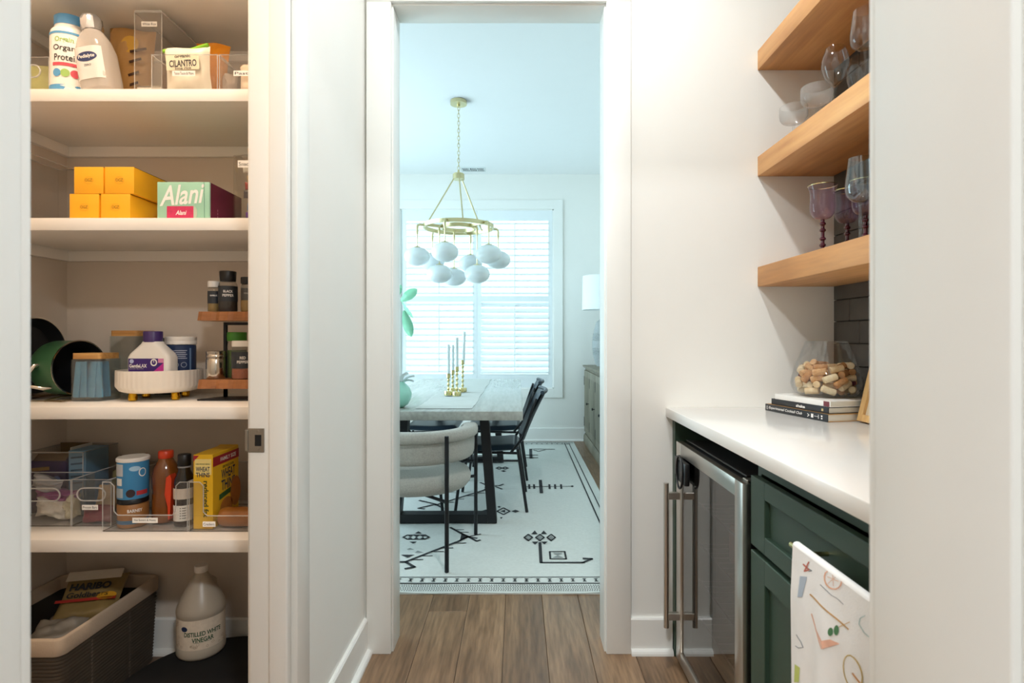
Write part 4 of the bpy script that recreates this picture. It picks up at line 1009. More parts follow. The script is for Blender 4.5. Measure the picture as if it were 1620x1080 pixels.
# ---------- top shelf
clear_bin('clear bin with snack bags beside the protein tub, at left end', -1.690, -1.500, 1.80, 2.08, SA, .145, 'slot')
bag('snack_bag', 'yellow green snack bag in the leftmost top shelf bin', 'snack bag', -1.60, 1.87, SA + .012, .15, .135, .06, plastic('lime', '#C9C97A'), seed=3)
# protein tub
tub = thing('protein_tub', 'white protein powder tub with blue lid', 'tub', (-1.425, 1.80, SA + .0005))
WPL = M('white_plastic', '#EFECE6', .35, var=.01)
MB().lathe([(.050, 0), (.056, .004), (.057, .20), (.054, .212), (.046, .222), (.045, .232)], 40).build('body', WPL, tub, 40)
MB().lathe([(.0465, .230), (.0465, .258), (.044, .261)], 36, rib=lambda a, q: 1 + .008 * math.sin(a * 60)).build('lid', M('sky_blue_plastic', '#4F93C8', .4), tub, 40)
tb_f = wrap(.0576, math.radians(28)); G1 = M('ink_green', '#9CC26B', .5); BL1 = M('ink_blue', '#5AA0D0', .5); RD1 = M('ink_red', '#D2505F', .5)
patch(-.10, .10, .192, .199, tb_f, n=20).build('band', BL1, tub); patch(-.11, .11, .004, .034, tb_f, n=20).build('band', BL1, tub)
lettering('Orgain', tb_f, G1, tub, width=.052, height=.020, u=-.012, v=.172); lettering('Organic', tb_f, INK, tub, width=.078, height=.022, u=-.004, v=.146, bold=.01); lettering('Protein', tb_f, INK, tub, width=.068, height=.020, u=-.006, v=.118, bold=.01)
patch(-.046, .045, .092, .102, tb_f, n=8).build('banner', RD1, tub)
for u, mt_ in ((-.032, BL1), (-.008, G1), (.018, RD1)): disc(u, .070, .0125, .0125, tb_f).build('badge', mt_, tub)
star = MB(); poly([( .004 + (.026 if i % 2 else .012) * math.cos(2 * PI * i / 14), .030 + (.018 if i % 2 else .009) * math.sin(2 * PI * i / 14)) for i in range(14)], wrap(.0582, math.radians(28)), star); star.build('flower_print', WPL, tub)
# electrolyte bottle
eb = thing('drink_bottle', 'clear electrolyte drink bottle with crinkled silver seal beside tub', 'bottle', (-1.300, 1.765, SA + .009)); eb.rotation_euler = (0, math.radians(-9.5), 0)
PETC = clear('bottle_plastic', (.93, .92, .90), 1.45, .06, haze=.35, hazecol=lin('#F1EBE3'))
MB().loft([(0, .040, .036, .03), (.006, .050, .046, .034), (.04, .052, .048, .034), (.13, .050, .046, .034), (.165, .043, .040, .034), (.19, .032, .030, .03), (.20, .024, .024, .024), (.208, .022, .022, .022)], 6).build('body', PETC, eb, 50)
MB().lathe([(.027, .200), (.030, .214), (.029, .238), (.025, .246)], 24, rib=lambda a, q: 1 + .06 * math.sin(a * 9 + q * 300)).build('foil_cap', M('silver_foil', '#C9CCD2', .25, .9, bump=.5, bscale=60), eb, 30)
def eb_y(u, k): a = max(0, abs(u) - .016); return -(k - (.034 - math.sqrt(max(0, .034 ** 2 - a * a))))
ef = lambda u, v: (u, eb_y(u, .0492), v)
patch(-.040, .042, .03, .130, ef, n=16).build('label', M('pale_label', '#E2E0DC', .5), eb)
efl = lambda u, v: (u, eb_y(u, .0497), v); efm = lambda u, v: (u, eb_y(u, .0502), v)
disc(.0, .098, .031, .015, efl).build('oval_badge', M('ink_navy', '#2B3A66', .5), eb); lettering('Pedialyte', efm, WHITE_INK, eb, width=.05, height=.014, v=.098, shear=.1); lettering('ZERO', efl, M('ink_grey', '#6A6F78', .5), eb, width=.022, v=.072)
# kraft bag
kb = bag('kraft_bag', 'brown kraft snack bag with dark stripes behind the drink bottle', 'bag', -1.335, 1.925, SA + .012, .16, .29, .06, M('kraft_film', '#C79A5C', .4, var=.12), seed=5, lean=4)
for zq, l in ((.20, .05), (.165, .035), (.12, .03), (.085, .03)): stroke([(.02, zq), (.02 + l, zq + .012)], .009, flat(-.034)).build('print', M('print_brown', '#4A2E1C', .6), kb)
disc(.015, .225, .03, .028, flat(-.033)).build('print', M('print_yellow', '#E0B04A', .6), kb)
# tall rice container
rc = clear_bin('tall clear container labelled white rice standing between bags', -1.226, -1.139, 1.80, 2.05, SA, .288, 'plain', 'White Rice', .004, .250, .05)
MB().box(-.0425, .0425, -.001, .249, .2885, .294).build('lid', ACRE, rc)
rice = MB().grid(lambda u, v: (-.039 + .078 * u, .005 + .24 * v, .055 + .006 * math.sin(u * 6) * math.sin(v * 9)), 8, 12); rice.box(-.039, .039, .005, .245, .004, .05)
o = rice.build('rice', M('white_rice', '#DED6C6', .8, var=.3, vscale=300, bump=.8, bscale=400), rc); o['kind'] = 'stuff'
# taco bin
clear_bin('wide clear bin holding the cilantro rice bag', -1.119, -.918, 1.72, 2.02, SA, .112, 'plain', 'Tacos Tacos & More', -.002, .055, .07)
cr_ = bag('rice_bag', 'cream rice bag with bright green zip edge in wide clear bin', 'rice bag', -1.0375, 1.780, SA + .010, .146, .155, .05, M('cream_film', '#EBE3CF', .4, var=.06), seed=2, lean=-3, crumple=.005)
tf_ = lambda u, v: (u, -.0285, v)
MB().tube([(-.075, 0, .148), (-.04, -.004, .142), (0, -.002, .142), (.035, 0, .153), (.068, -.002, .160)], .006, 8).build('zip_edge', M('lime_green_plastic', '#86C62E', .4), cr_, 60)
patch(-.052, .05, .072, .122, tf_).build('label', M('cream_label', '#EFE6C8', .5), cr_); tg_ = lambda u, v: (u, -.0290, v)
lettering('organic', tg_, INK, cr_, width=.05, v=.113, height=.013); lettering('CILANTRO', tg_, INK, cr_, width=.085, height=.022, v=.092, bold=.03); lettering('lime rice', tg_, INK, cr_, width=.05, height=.008, v=.077)
bag('cheese_bag', 'orange snack bag standing behind the cilantro rice bag', 'snack bag', -1.050, 1.90, SA + .014, .115, .227, .04, plastic('orange', '#E8951E'), seed=8, lean=6)
bag('bean_bag', 'pale pink bean bag at right end of wide clear bin', 'bag', -.950, 1.86, SA + .012, .05, .105, .045, plastic('pinkish', '#E3D0BE'), seed=9)
clear_bin('clear bin at right end of top shelf behind the jamb', -.912, -.705, 1.72, 2.0, SA, .112, 'plain', 'Pasta', -.03, .055, .06)
bag('pasta_bag', 'pale striped bag in the rightmost top shelf bin', 'bag', -.81, 1.79, SA + .012, .15, .10, .05, plastic('tan', '#D9C3A6'), seed=12)

# ---------- second shelf
clear_bin('tall empty clear bin at left end of second shelf', -1.690, -1.630, 1.75, 2.07, SB_, .255, 'plain')
YB = M('yellow_card', '#F7B01C', .45, var=.015)
BRN = M('ink_brown', '#6A4A12', .6)
ybme = MB().rbox(-.0455, .0455, 0, .19, 0, .083, .0015, 2).mesh('carton', YB, 40)
def ybox(label, x0, z0):
    t = thing('yellow_box', label, 'box', (x0 + .0455, 1.742, z0), group='stack of yellow boxes')
    o = bpy.data.objects.new('carton', ybme); C.objects.link(o); o.parent = t
    lettering('OGZ', lambda u, v: (u, -.0006, v), BRN, t, width=.022, height=.009, v=.042, name='logo', bold=0); 
    ring(0, .041, .014, .011, .0007, lambda u, v: (u, -.0006, v)).build('logo_ring', M('ink_ochre', '#C9861A', .6), t)
    MB().box(.0458, .0462, .001, .189, .081, .0822).build('lid_seam', BRN, t)
ybox('yellow box at lower left of the stack', -1.388, SB_ + .0005); ybox('yellow box at lower right of the stack', -1.291, SB_ + .0005)
ybox('yellow box at upper left of the stack', -1.374, SB_ + .084); ybox('yellow box at upper right of the stack', -1.279, SB_ + .084)
al = thing('can_carton', 'mint and maroon drink carton between yellow boxes and glass jar', 'carton', (-1.0295, 1.732, SB_ + .0005))
MINTC = M('mint_card', '#9CCDB4', .5); MAR = M('maroon_card', '#6E1F3E', .5, var=.2, vscale=20)
MB().rbox(-.0805, .0805, 0, .20, 0, .117, .0015, 2).build('carton', MINTC, al, 40)
MB().box(.0806, .0812, .006, .199, .001, .116).build('side_panel', MAR, al)
af = lambda u, v: (u, -.0007, v); af2 = lambda u, v: (u, -.0012, v)
lettering('Alani', af, WHITE_INK, al, width=.142, height=.062, u=-.004, v=.078, shear=.35, bold=.015, rot=.08)
stroke([(.064, .116), (.066, .003)], .0012, af).build('seam', M('ink_seam', '#4E8873', .5), al)
PNK = M('pink_print', '#C8335F', .45, var=.35, vscale=60)
cn = patch(-.05, .032, .002, .042, af2).build('can_picture', PNK, al); disc(.034, .022, .009, .020, lambda u, v: (u, -.0009, v)).build('can_end_picture', M('silver_print', '#B9C9B4', .5), al)
lettering('Alani', lambda u, v: (u, -.0016, v), WHITE_INK, cn, width=.034, height=.014, u=-.006, v=.022, shear=.3)
for i in range(4): stroke([(.026, .006 + .01 * i), (.026, .011 + .01 * i)], .003, lambda u, v: (.0815, .02 + u, v)).build('side_print', M('ink_lilac', '#B98CA4', .5), al)
# snack jar
jr = thing('snack_jar', 'square glass jar with cork stopper full of wrapped snacks', 'jar', (-.795, 1.795, SB_ + .0005))
MB().loft([(0, .074, .072, .012), (.004, .078, .076, .012), (.195, .078, .076, .012), (.200, .070, .068, .03), (.200, .066, .064, .03), (.193, .0745, .0725, .01), (.006, .0745, .0725, .01)], 5).build('glass', clear('jar_glass', (.95, .95, .94), 1.45, .02), jr, 40)
MB().box(-.0785, .0785, -.0765, .0765, .192, .1965).build('rim', M('rim_white', '#E8E2D8', .3), jr) if False else None
MB().lathe([(.052, .199), (.058, .203), (.060, .23), (.055, .237)], 32).build('cork_stopper', wood('cork_lid', '#C9985A', '#E3BC80', 'X', 20, .8), jr, 40)
label_plate(jr, 'Snacks', -.035, .168, .05, .022, lambda u, v: (u, -.0768, v))
jb = random.Random(4)
BARS = [('purple', '#6B3FA0'), ('orange', '#D9622B'), ('blue', '#3F7FB5'), ('magenta', '#C05AA8'), ('dark grey', '#4A4246'), ('cream', '#E8D9A8'), ('red', '#B5402E'), ('pale blue', '#9DB8D6'), ('gold', '#D6B45C'), ('tan', '#D9B89A'), ('white', '#EDE4D6'), ('yellow', '#E5CE7A')]
for i, (nm, col) in enumerate(BARS):
    zq = .014 + .0138 * i; mt_ = M('wrap_' + nm.replace(' ', '_'), col, .3, var=.3, vscale=40, bump=.3, bscale=50)
    o = MB().loft([(-.052, .012, .001, .001), (-.046, .0105, .006, .004), (0, .0115, .0065, .005), (.046, .0105, .006, .004), (.052, .012, .001, .001)], 4).xf(R('Y', 90)).build('wrapped_snack', mt_, None, 50)
    o.location = (-.795 + jb.uniform(-.012, .010), 1.757 + (i % 2) * .035 + jb.uniform(-.004, .004), SB_ + zq + .010); o.rotation_euler = (jb.uniform(-.3, .3), jb.uniform(-.10, .10), jb.uniform(-.25, .25))
    tag(o, f'{nm} wrapped snack inside the square glass jar', 'snack', 'wrapped snacks in the jar')

# ---------- third shelf: pots, jars, tray, spices
GRN = M('green_enamel', '#3E6B4A', .35, var=.08); NONST = M('nonstick', '#17181B', .45); POLST = M('polished_steel', '#CFC8BD', .15, 1.0)
pk = thing('saucepan', 'green saucepan lying on its side with black nonstick inside', 'pot', (-1.49, 1.915, SC + .107)); pk.rotation_euler = (0, 0, math.radians(-14))
ax = R('Y', 90)        # lathe axis -> +x (mouth)
MB().lathe([(.001, -.115), (.078, -.115), (.088, -.105), (.092, -.09), (.092, -.001), (.0935, 0), (.0905, 0)], 48, m=ax, cap1=False).build('body', GRN, pk, 40)
MB().lathe([(.0905, -.0005), (.0895, -.002), (.0895, -.09), (.082, -.108), (.001, -.109)], 48, m=ax, cap0=False).build('lining', NONST, pk, 40)
MB().lathe([(.0905, -.001), (.0945, -.001), (.0945, .0015), (.0905, .0015), (.0905, -.001)], 48, m=ax, cap0=False, cap1=False).build('rim', POLST, pk, 40)
MB().tube([(-.060, -.088, .012), (-.060, -.103, .010), (-.066, -.110, -.004), (-.082, -.120, -.034), (-.098, -.130, -.058)], [.006, .008, .0075, .006, .005], 10).build('handle', POLST, pk, 60)
MB().tube([(-.03, -.072, -.062), (-.035, -.092, -.064), (-.06, -.11, -.056), (-.098, -.130, -.062)], [.005, .0065, .006, .005], 8).build('handle_brace', POLST, pk, 60)
pr_ = thing('pan_rack', 'low champagne metal rack cradling the green saucepan', 'rack', (-1.58, 1.92, SC + .0005))
MB().tube([(-.09, -.10, .004), (.105, -.10, .004), (.105, .10, .004), (-.09, .10, .004)], .004, 8, closed=True).build('base_wire', M('champagne_metal', '#B9A88C', .3, 1.0), pr_, 60)
for x in (-.07, .05): MB().tube([(x, -.10, .004), (x, -.04, .0105), (x, .04, .0105), (x, .10, .004)], .0035, 8).build('cross_wire', M('champagne_metal', '#B9A88C', .3, 1.0), pr_, 60)
for lab, x, y, zq, r in (('black frying pan standing on edge against the left pantry wall', -1.660, 1.905, .148, .128), ('black frying pan with steel rim nested between wall pan and green saucepan', -1.6435, 1.905, .148, .128)):
    p_ = thing('frying_pan', lab, 'pan', (x, y, SC + zq)); p_.rotation_euler = (0, 0, 0); p_.scale = (1, 1, 1)
    MB().lathe([(.001, -.022), (r * .8, -.022), (r, .012), (r + .001, .014), (r - .002, .014), (r * .8, -.019), (.001, -.019)], 48, m=ax).build('body', NONST, p_, 40)
    MB().lathe([(r - .001, .012), (r + .002, .012), (r + .002, .0155), (r - .001, .0155), (r - .001, .012)], 48, m=ax, cap0=False, cap1=False).build('rim', POLST, p_, 40)
JG = clear('storage_glass', (.90, .92, .91), 1.45, .03, haze=.04)
BAM = wood('bamboo', '#B98445', '#D6A868', 'X', 12, .5)
def storage(label, x0, x1, y0, y1, h, lab2=None):
    w, d = (x1 - x0) / 2, (y1 - y0) / 2
    t = thing('storage_jar', label, 'jar', ((x0 + x1) / 2, (y0 + y1) / 2, SC + .0005), group='glass jars with bamboo lids')
    MB().loft([(0, w - .006, d - .006, .010), (.004, w, d, .014), (h - .020, w, d, .014), (h - .020, w - .003, d - .003, .012), (.006, w - .003, d - .003, .012)], 5, cap=False).add([(-w + .008, -d + .008, .0005), (w - .008, -d + .008, .0005), (w - .008, d - .008, .0005), (-w + .008, d - .008, .0005)], [(0, 1, 2, 3)]).build('glass', JG, t, 40)
    MB().loft([(h - .0195, w - .004, d - .004, .012), (h, w - .004, d - .004, .012)], 5).build('bamboo_lid', BAM, t, 40)
    return t
storage('small glass jar with bamboo lid full of blue packets', -1.465, -1.362, 1.836, 1.940, .158)
storage('tall glass jar with bamboo lid behind the purple capped bottle', -1.452, -1.346, 1.992, 2.105, .234)
PKT = M('blue_packet', '#5E9CC0', .4, var=.25, vscale=40)
pm = MB().loft([(0, .009, .001, .001), (.006, .0095, .003, .002), (.110, .0095, .0032, .002), (.118, .009, .001, .001)], 4).mesh('sweetener_packet', PKT, 50)
pj = random.Random(6)
for i in range(14):
    o = bpy.data.objects.new('sweetener_packet', pm); C.objects.link(o)
    a, b = i % 7, i // 7
    o.location = (-1.453 + .0135 * a, 1.850 + .033 * b + .004 * (a % 2), SC + .0125); o.rotation_euler = (math.radians(pj.uniform(-6, 2)), math.radians(pj.uniform(-9, 9) if 0 < a < 6 else (5 if a == 0 else -5)), math.radians(pj.uniform(-8, 8)))
    tag(o, 'blue paper packet standing inside the small bamboo lidded jar', 'packet', 'blue packets in the jar')
# fluted tray on gold feet
TXc, TYc = -1.225, 1.930
ty = thing('fluted_tray', 'round white fluted tray on gold feet', 'tray', (TXc, TYc, SC + .0005))
MB().lathe([(.10, .026), (.118, .032), (.1265, .048), (.128, .100), (.1245, .100), (.122, .05), (.112, .037), (.001, .036)], 192, rib=lambda a, q: 1 + (.020 * abs(math.sin(a * 24)) if .04 < q < .098 else 0)).build('bowl', M('white_ceramic', '#EAE3D8', .35, var=.01), ty, 50)
GOLD = M('polished_gold', '#E0AC2E', .15, 1.0)
for a in (-122, -28, 62, 152):
    MB().lathe([(.010, 0), (.0135, .004), (.0135, .018), (.011, .027)], 24, (.086 * math.cos(math.radians(a)), .086 * math.sin(math.radians(a)), 0)).build('foot', GOLD, ty, 40)
lx = thing('laxative_bottle', 'white medicine bottle with purple cap and label on the tray', 'bottle', (-1.218, 1.880, SC + .0385))
MB().loft([(0, .066, .026, .012), (.004, .070, .030, .014), (.105, .070, .030, .014), (.118, .064, .029, .016), (.150, .034, .026, .024), (.158, .030, .026, .025)], 6).build('body', WPL, lx, 35)
MB().lathe([(.0285, .156), (.0285, .190), (.027, .192)], 36, rib=lambda a, q: 1 + .012 * math.sin(a * 48)).build('cap', M('purple_plastic', '#3B2566', .4), lx, 40)
lf = lambda u, v: (u, -.0305, v); lf2 = lambda u, v: (u, -.0309, v); lf3 = lambda u, v: (u, -.0313, v)
patch(-.062, .054, .058, .102, lf).build('label', M('label_purple', '#3C2374', .45), lx)
poly([(.022, .046), (.054, .046), (.054, .096), (.034, .096), (.034, .08), (.054, .08)], lf2).build('pink_block', M('label_magenta', '#C23A98', .45), lx) if False else None
poly([(.020, .059), (.054, .059), (.054, .088)], lf2).build('pink_corner', M('label_magenta', '#C2309A', .45), lx); poly([(.036, .088), (.054, .088), (.054, .102), (.036, .102)], lf2).build('pink_block', M('label_rose', '#D98BB5', .45), lx)
ring(.022, .089, .011, .012, .004, lf3).build('clock_ring', WHITE_INK, lx); stroke([(.022, .089), (.022, .096)], .002, lf3).build('clock_hand', WHITE_INK, lx); disc(-.051, .093, .007, .007, lf2).build('round_mark', M('label_pale_blue', '#B9C4E6', .5), lx)
lettering('GentleLAX', lf2, WHITE_INK, lx, width=.058, height=.012, u=-.030, v=.078, bold=.03); lettering('Polyethylene Glycol 3350', lf2, WHITE_INK, lx, width=.046, height=.003, u=-.036, v=.068, bold=0)
cs = thing('powder_canister', 'navy canister with white screw lid at back of the tray', 'canister', (-1.175, 1.962, SC + .0385))
NAVY = M('navy_label', '#24385F', .4, var=.1)
MB().lathe([(.046, 0), (.0475, .003), (.0475, .143), (.044, .146)], 40).build('body', NAVY, cs, 40); MB().lathe([(.0465, .1465), (.049, .148), (.049, .158), (.0485, .159), (.049, .160), (.049, .172), (.047, .174)], 40).build('lid', WPL, cs, 40)
cf = wrap(.0479, math.radians(30))
for q in range(5): patch(-.035, .02 - .004 * (q % 2), .125 - .0065 * q, .1275 - .0065 * q, cf, n=6).build('small_print', M('ink_pale', '#AEB9CC', .5), cs)
for u in (-.038, -.014, .010): ring(u, .078, .009, .009, .0015, cf).build('round_icon', M('ink_pale', '#AEB9CC', .5), cs)
for q in range(4): patch(-.035, .018, .052 - .006 * q, .0540 - .006 * q, cf, n=6).build('small_print', M('ink_pale', '#AEB9CC', .5), cs)
patch(.028, .034, .04, .135, cf).build('light_stripe', M('ink_steel_blue', '#6F8CB0', .5), cs)
gb = MB().rbox(-1.338, -1.252, 2.066, 2.112, SC + .0005, SC + .208, .004, 2).build('green_box', M('dark_green_card', '#1E3A2C', .5), None, 40); tag(gb, 'dark green box against back wall behind the fluted tray', 'box')
# spice rack
LIVE = wood('live_edge_wood', '#8E5730', '#C08550', 'X', 9, .5, fine=.5)
srk = thing('spice_rack', 'two tier spice rack with reddish wood shelves and black frame', 'rack', (-.885, 1.915, SC + .0005))
def tier(zq):
    def fn(u, v): return (-.172 + .344 * u, -.06 + .12 * v, 0)
    m = MB(); n = 24; vs = []; edge_ = []
    for i in range(n + 1): edge_.append((-.172 + .344 * i / n + .0, -.058 - .003 * math.sin(i * 1.3) - .002 * math.sin(i * 2.9)))
    pl = edge_ + [(.172, .058), (-.170, .058)]
    m.prism(pl, lambda a, b, c: (a + (.003 if c > zq + .02 else 0), b + (0.002 if c > zq + .02 else -.001), c), zq, zq + .030); return m
tier(.040).build('shelf_board', LIVE, srk); tier(.265).build('shelf_board', LIVE, srk)
m = MB()
for x in (-.125, .125):
    for a, b in (((x, .03, .004), (x, .03, .262)),): m.bar(a, b, .010, .010, (1, 0, 0))
m.bar((-.125, .03, .257), (.125, .03, .257), .010, .010); m.build('post', BLACKM, srk)
MB().prism([(-.175, -.055), (.175, -.055), (.135, .045), (-.135, .045)], lambda a, b, c: (a, b, c), 0, .005).build('base_plate', BLACKM, srk)
MB().bar((-.125, .03, .005), (-.125, .03, .04), .010, .010, (1, 0, 0)).build('lower_post', BLACKM, srk); MB().bar((-.125, .03, .0385), (.125, .03, .0385), .012, .003).build('bracket', BLACKM, srk)
SZ0, SZ1 = SC + .0710, SC + .2960
SPG = clear('spice_glass', (.90, .90, .88), 1.45, .03, haze=.03)
def spice(label, x, y, z0, r, h, lid_h, lid_mat, label_mat, fill_mat, fill=.35, lidr=1.0, name='spice_jar', txt=None, flare=1.0):
    t = thing(name, label, 'spice jar', (x, y, z0), group='spice jars on the rack')
    hb_ = h - lid_h
    MB().lathe([(r * .92, 0), (r, .003), (r, hb_ * .86), (r * .9, hb_ * .95), (r * .82, hb_)], 28).build('jar', SPG, t, 40)
    MB().lathe([(r * .9, .002), (r * .95, .004), (r * .95, hb_ * fill)], 24).build('spice', fill_mat, t, 40)
    MB().lathe([(r * lidr * .98, hb_), (r * lidr, hb_ + .002), (r * lidr * flare, h - .002), (r * lidr * flare * .95, h)], 28).build('lid', lid_mat, t, 40)
    if label_mat:
        f = wrap(r + .0004, math.radians(28)); patch(-r * 1.7, r * 1.7, hb_ * .34, hb_ * .84, f, n=12).build('label', label_mat, t)
        if txt:
            f = wrap(r + .0008, math.radians(28))
            for k, w_ in enumerate(txt.split('|')): lettering(w_, f, WHITE_INK, t, width=min(r * 1.3, .006 * len(w_)), height=r * .28, v=hb_ * (.66 - .13 * k))
DKL = M('charcoal_label', '#2B3138', .5)
PEP = M('red_pepper_flakes', '#A85A34', .85, var=.5, vscale=300, bump=.6, bscale=300); MUS = M('mustard_spice', '#A88B4E', .85, var=.3, vscale=300); BLP = M('black_peppercorn', '#2A2624', .7, var=.4, vscale=300, bump=.8, bscale=250)
spice('small spice jar with white lid on upper tier, leftmost', -1.033, 1.912, SZ1, .0185, .104, .020, WPL, DKL, MUS, .34, txt='GARLIC')
spice('large pepper grinder with flared black lid on upper tier', -.981, 1.905, SZ1, .030, .137, .034, BLACKP, DKL, BLP, .8, .82, 'pepper_grinder', 'BLACK|PEPPER', 1.08)
spice('dark spice bottle with black lid at back of upper tier', -.930, 1.937, SZ1, .020, .118, .02, BLACKP, DKL, BLP, .6, txt='ONION')
spice('spice jar with black lid near the jamb on upper tier', -.905, 1.887, SZ1, .022, .115, .022, BLACKP, None, MUS, .4)
st_ = thing('steel_shaker', 'stainless steel shaker on lower tier of spice rack', 'shaker', (-1.022, 1.905, SZ0), group='spice jars on the rack')
MB().lathe([(.028, 0), (.030, .003), (.030, .064), (.028, .067), (.0285, .070)], 32).build('body', POLST, st_, 40); MB().lathe([(.0285, .071), (.0305, .073), (.0305, .079), (.029, .081), (.030, .083), (.030, .092), (.027, .094)], 32).build('lid', POLST, st_, 40)
spice('spice jar with bright green lid at back of lower tier', -.972, 1.948, SZ0, .032, .157, .030, M('bright_green_plastic', '#3F8A2A', .4), None, M('green_herb', '#5B7A3A', .9, var=.3, vscale=200), .75, .98)
spice('red pepper flakes jar with white lid on lower tier', -.925, 1.890, SZ0, .033, .128, .020, WPL, DKL, PEP, .32, .97, txt='RED|PEPPER')

# ---------- lowest shelf
clear_bin('tall clear bin holding purple and blue boxes at back of lowest shelf', -1.690, -1.492, 1.93, 2.10, SD, .217, 'plain')
px_ = thing('snack_box', 'opened purple snack box with raised brown flaps in back bin', 'box', (-1.622, 1.945, SD + .0045))
PUR = M('dark_purple_card', '#2E1A4E', .5, var=.25, vscale=20); CARD = M('raw_cardboard', '#6E5A3C', .85); WC_ = M('white_card', '#D9D5CC', .6)
MB().box(-.060, .060, 0, .003, 0, .180).box(-.060, .060, .125, .128, 0, .180).box(-.060, -.057, .003, .125, 0, .18).box(.057, .060, .003, .125, 0, .18).box(-.057, .057, .003, .125, 0, .003).build('carton', PUR, px_)
MB().box(-.058, .056, .122, .1245, .18, .222).build('flap', CARD, px_); MB().box(-.001, .001, 0, .10, -.0, .045, T(.0585, .015, .18) @ R('Y', 8)).build('flap', WC_, px_); MB().box(-.055, .055, -.0015, .0005, 0, .03, T(0, .002, .18) @ R('X', -50)).build('flap', CARD, px_)
stroke([(.02, .012), (.08, .012)], .008, lambda u, v: (.0620 + v * .14, .015 + u, .190 + v)).build('print', INK, px_)
disc(.028, .115, .014, .014, flat(-.0006)).build('print_disc', M('print_sky', '#5A6EA8', .5), px_); stroke([(-.055, .150), (.0, .155)], .012, flat(-.0006)).build('print', M('print_gold', '#8A6A35', .5), px_)
bx_ = thing('bar_box', 'light blue carton standing beside the purple snack box', 'box', (-1.527, 1.95, SD + .0045)); MB().rbox(-.030, .030, 0, .11, 0, .215, .001, 1).build('carton', M('light_blue_card', '#6F9AB8', .5, var=.2, vscale=15), bx_)
for q in range(5): stroke([(-.02, .19 - .022 * q), (.02, .194 - .022 * q)], .006, flat(-.0007)).build('print', M('print_slate', '#3E5C74', .5), bx_)
clear_bin('low clear bin with handle slot full of crumpled wrappers', -1.690, -1.446, 1.82, 1.925, SD, .150, 'slot')
for i, (lab, cl, col, x, z_, w_, h_, tl) in enumerate((('white crumpled snack wrapper low in handle slot bin', 'white', '#D8D3CA', -1.55, .006, .11, .07, 5), ('cream snack wrapper at right of handle slot bin', 'cream2', '#CFC5A8', -1.475, .006, .05, .08, -8), ('mauve snack wrapper lying across handle slot bin', 'mauve', '#8E4F7E', -1.53, .065, .15, .035, 0), ('silver snack wrapper on top in handle slot bin', 'silver', '#9A9A9C', -1.57, .095, .10, .045, 14))):
    bag('snack_wrapper', lab, 'snack wrapper', x, 1.872, SD + z_ + .008, w_, h_, .04, plastic(cl, col), seed=20 + i, lean=tl, group='wrappers in the handle slot bin', crumple=.010)
clear_bin('narrow clear bin labelled protein bars', -1.442, -1.316, 1.82, 2.09, SD, .152, 'slot', 'Protein Bars', -.004, .062, .052)
for i, (lab, cl, col, y_, z_, tl) in enumerate((('maroon protein bar packet at front of protein bars bin', 'maroon', '#7A2E3C', 1.845, .006, 0), ('tan bar packet leaning in the protein bars bin', 'tan2', '#A88A62', 1.90, .036, 6), ('olive bar packet behind in the protein bars bin', 'olive', '#77704A', 1.96, .05, 6), ('brown bar packet sticking out at back of protein bars bin', 'brown', '#8A5A38', 2.02, .075, -5))):
    bag('bar_packet', lab, 'bar packet', -1.379, y_, SD + z_, .10, .055 + .02 * i, .03, plastic(cl, col), seed=30 + i, lean=tl, tilt=-8, group='packets in the protein bars bin', crumple=.004)
clear_bin('wide clear bin labelled nut butters and honey', -1.307, -1.040, 1.771, 2.06, SD, .156, 'notch', 'Nut Butters & Honey', .001, .036, .080, notch=(.036, .052))
zb = SD + .0040
nb = thing('nut_butter_jar', 'brown almond butter jar beneath the blue tin', 'jar', (-1.252, 1.832, zb))
MB().lathe([(.042, 0), (.044, .003), (.044, .070), (.041, .074)], 36).build('body', M('brown_label', '#9A6A3A', .45, var=.06), nb, 40); MB().lathe([(.043, .0745), (.0445, .076), (.0445, .088), (.043, .090)], 36).build('lid', BLACKP, nb, 40)
nf = wrap(.0444, math.radians(25)); lettering('BARNEY', nf, WHITE_INK, nb, width=.042, height=.010, u=.012, v=.054); patch(-.06, .06, .012, .024, nf, n=12).build('blue_band', M('band_blue', '#3E6A8C', .5), nb)
tn = thing('frosting_tin', 'blue cocoa tin with white lid stacked on the brown jar', 'tin', (-1.252, 1.832, zb + .0905))
MB().lathe([(.043, 0), (.0445, .002), (.0445, .118)], 36).build('body', M('tin_blue', '#3F8CC0', .4, var=.05), tn, 40); MB().lathe([(.0455, .1185), (.047, .120), (.047, .128), (.044, .131)], 36).build('lid', WPL, tn, 40)
nf = wrap(.0449, math.radians(25)); patch(-.062, -.022, .075, .113, nf, n=6).build('nutrition_panel', M('panel_grey', '#BFC3C8', .5), tn); patch(-.050, -.026, .045, .068, nf, n=4).build('white_panel', WPL, tn); patch(-.052, -.022, .006, .036, nf, n=4).build('barcode', M('barcode_grey', '#A9B4BC', .5, var=.5, vscale=90, stretch=(6, 6, .1)), tn)
disc(.0, .020, .013, .013, nf).build('cookie_picture', M('print_cocoa', '#33242A', .5), tn); patch(.016, .052, .012, .026, nf, n=4).build('red_print', M('print_red', '#B5363A', .5), tn); disc(.012, .098, .016, .008, nf).build('cloud_print', M('cloud_blue', '#A9CDE6', .5), tn); ring(.034, .084, .012, .014, .003, nf).build('letter_ring', WHITE_INK, tn)
sy = thing('syrup_bottle', 'amber syrup bottle with red cap and red grip', 'bottle', (-1.168, 1.868, zb))
SYR = M('amber_syrup', '#7A4416', .12, var=.2, vscale=10, coat=.6)
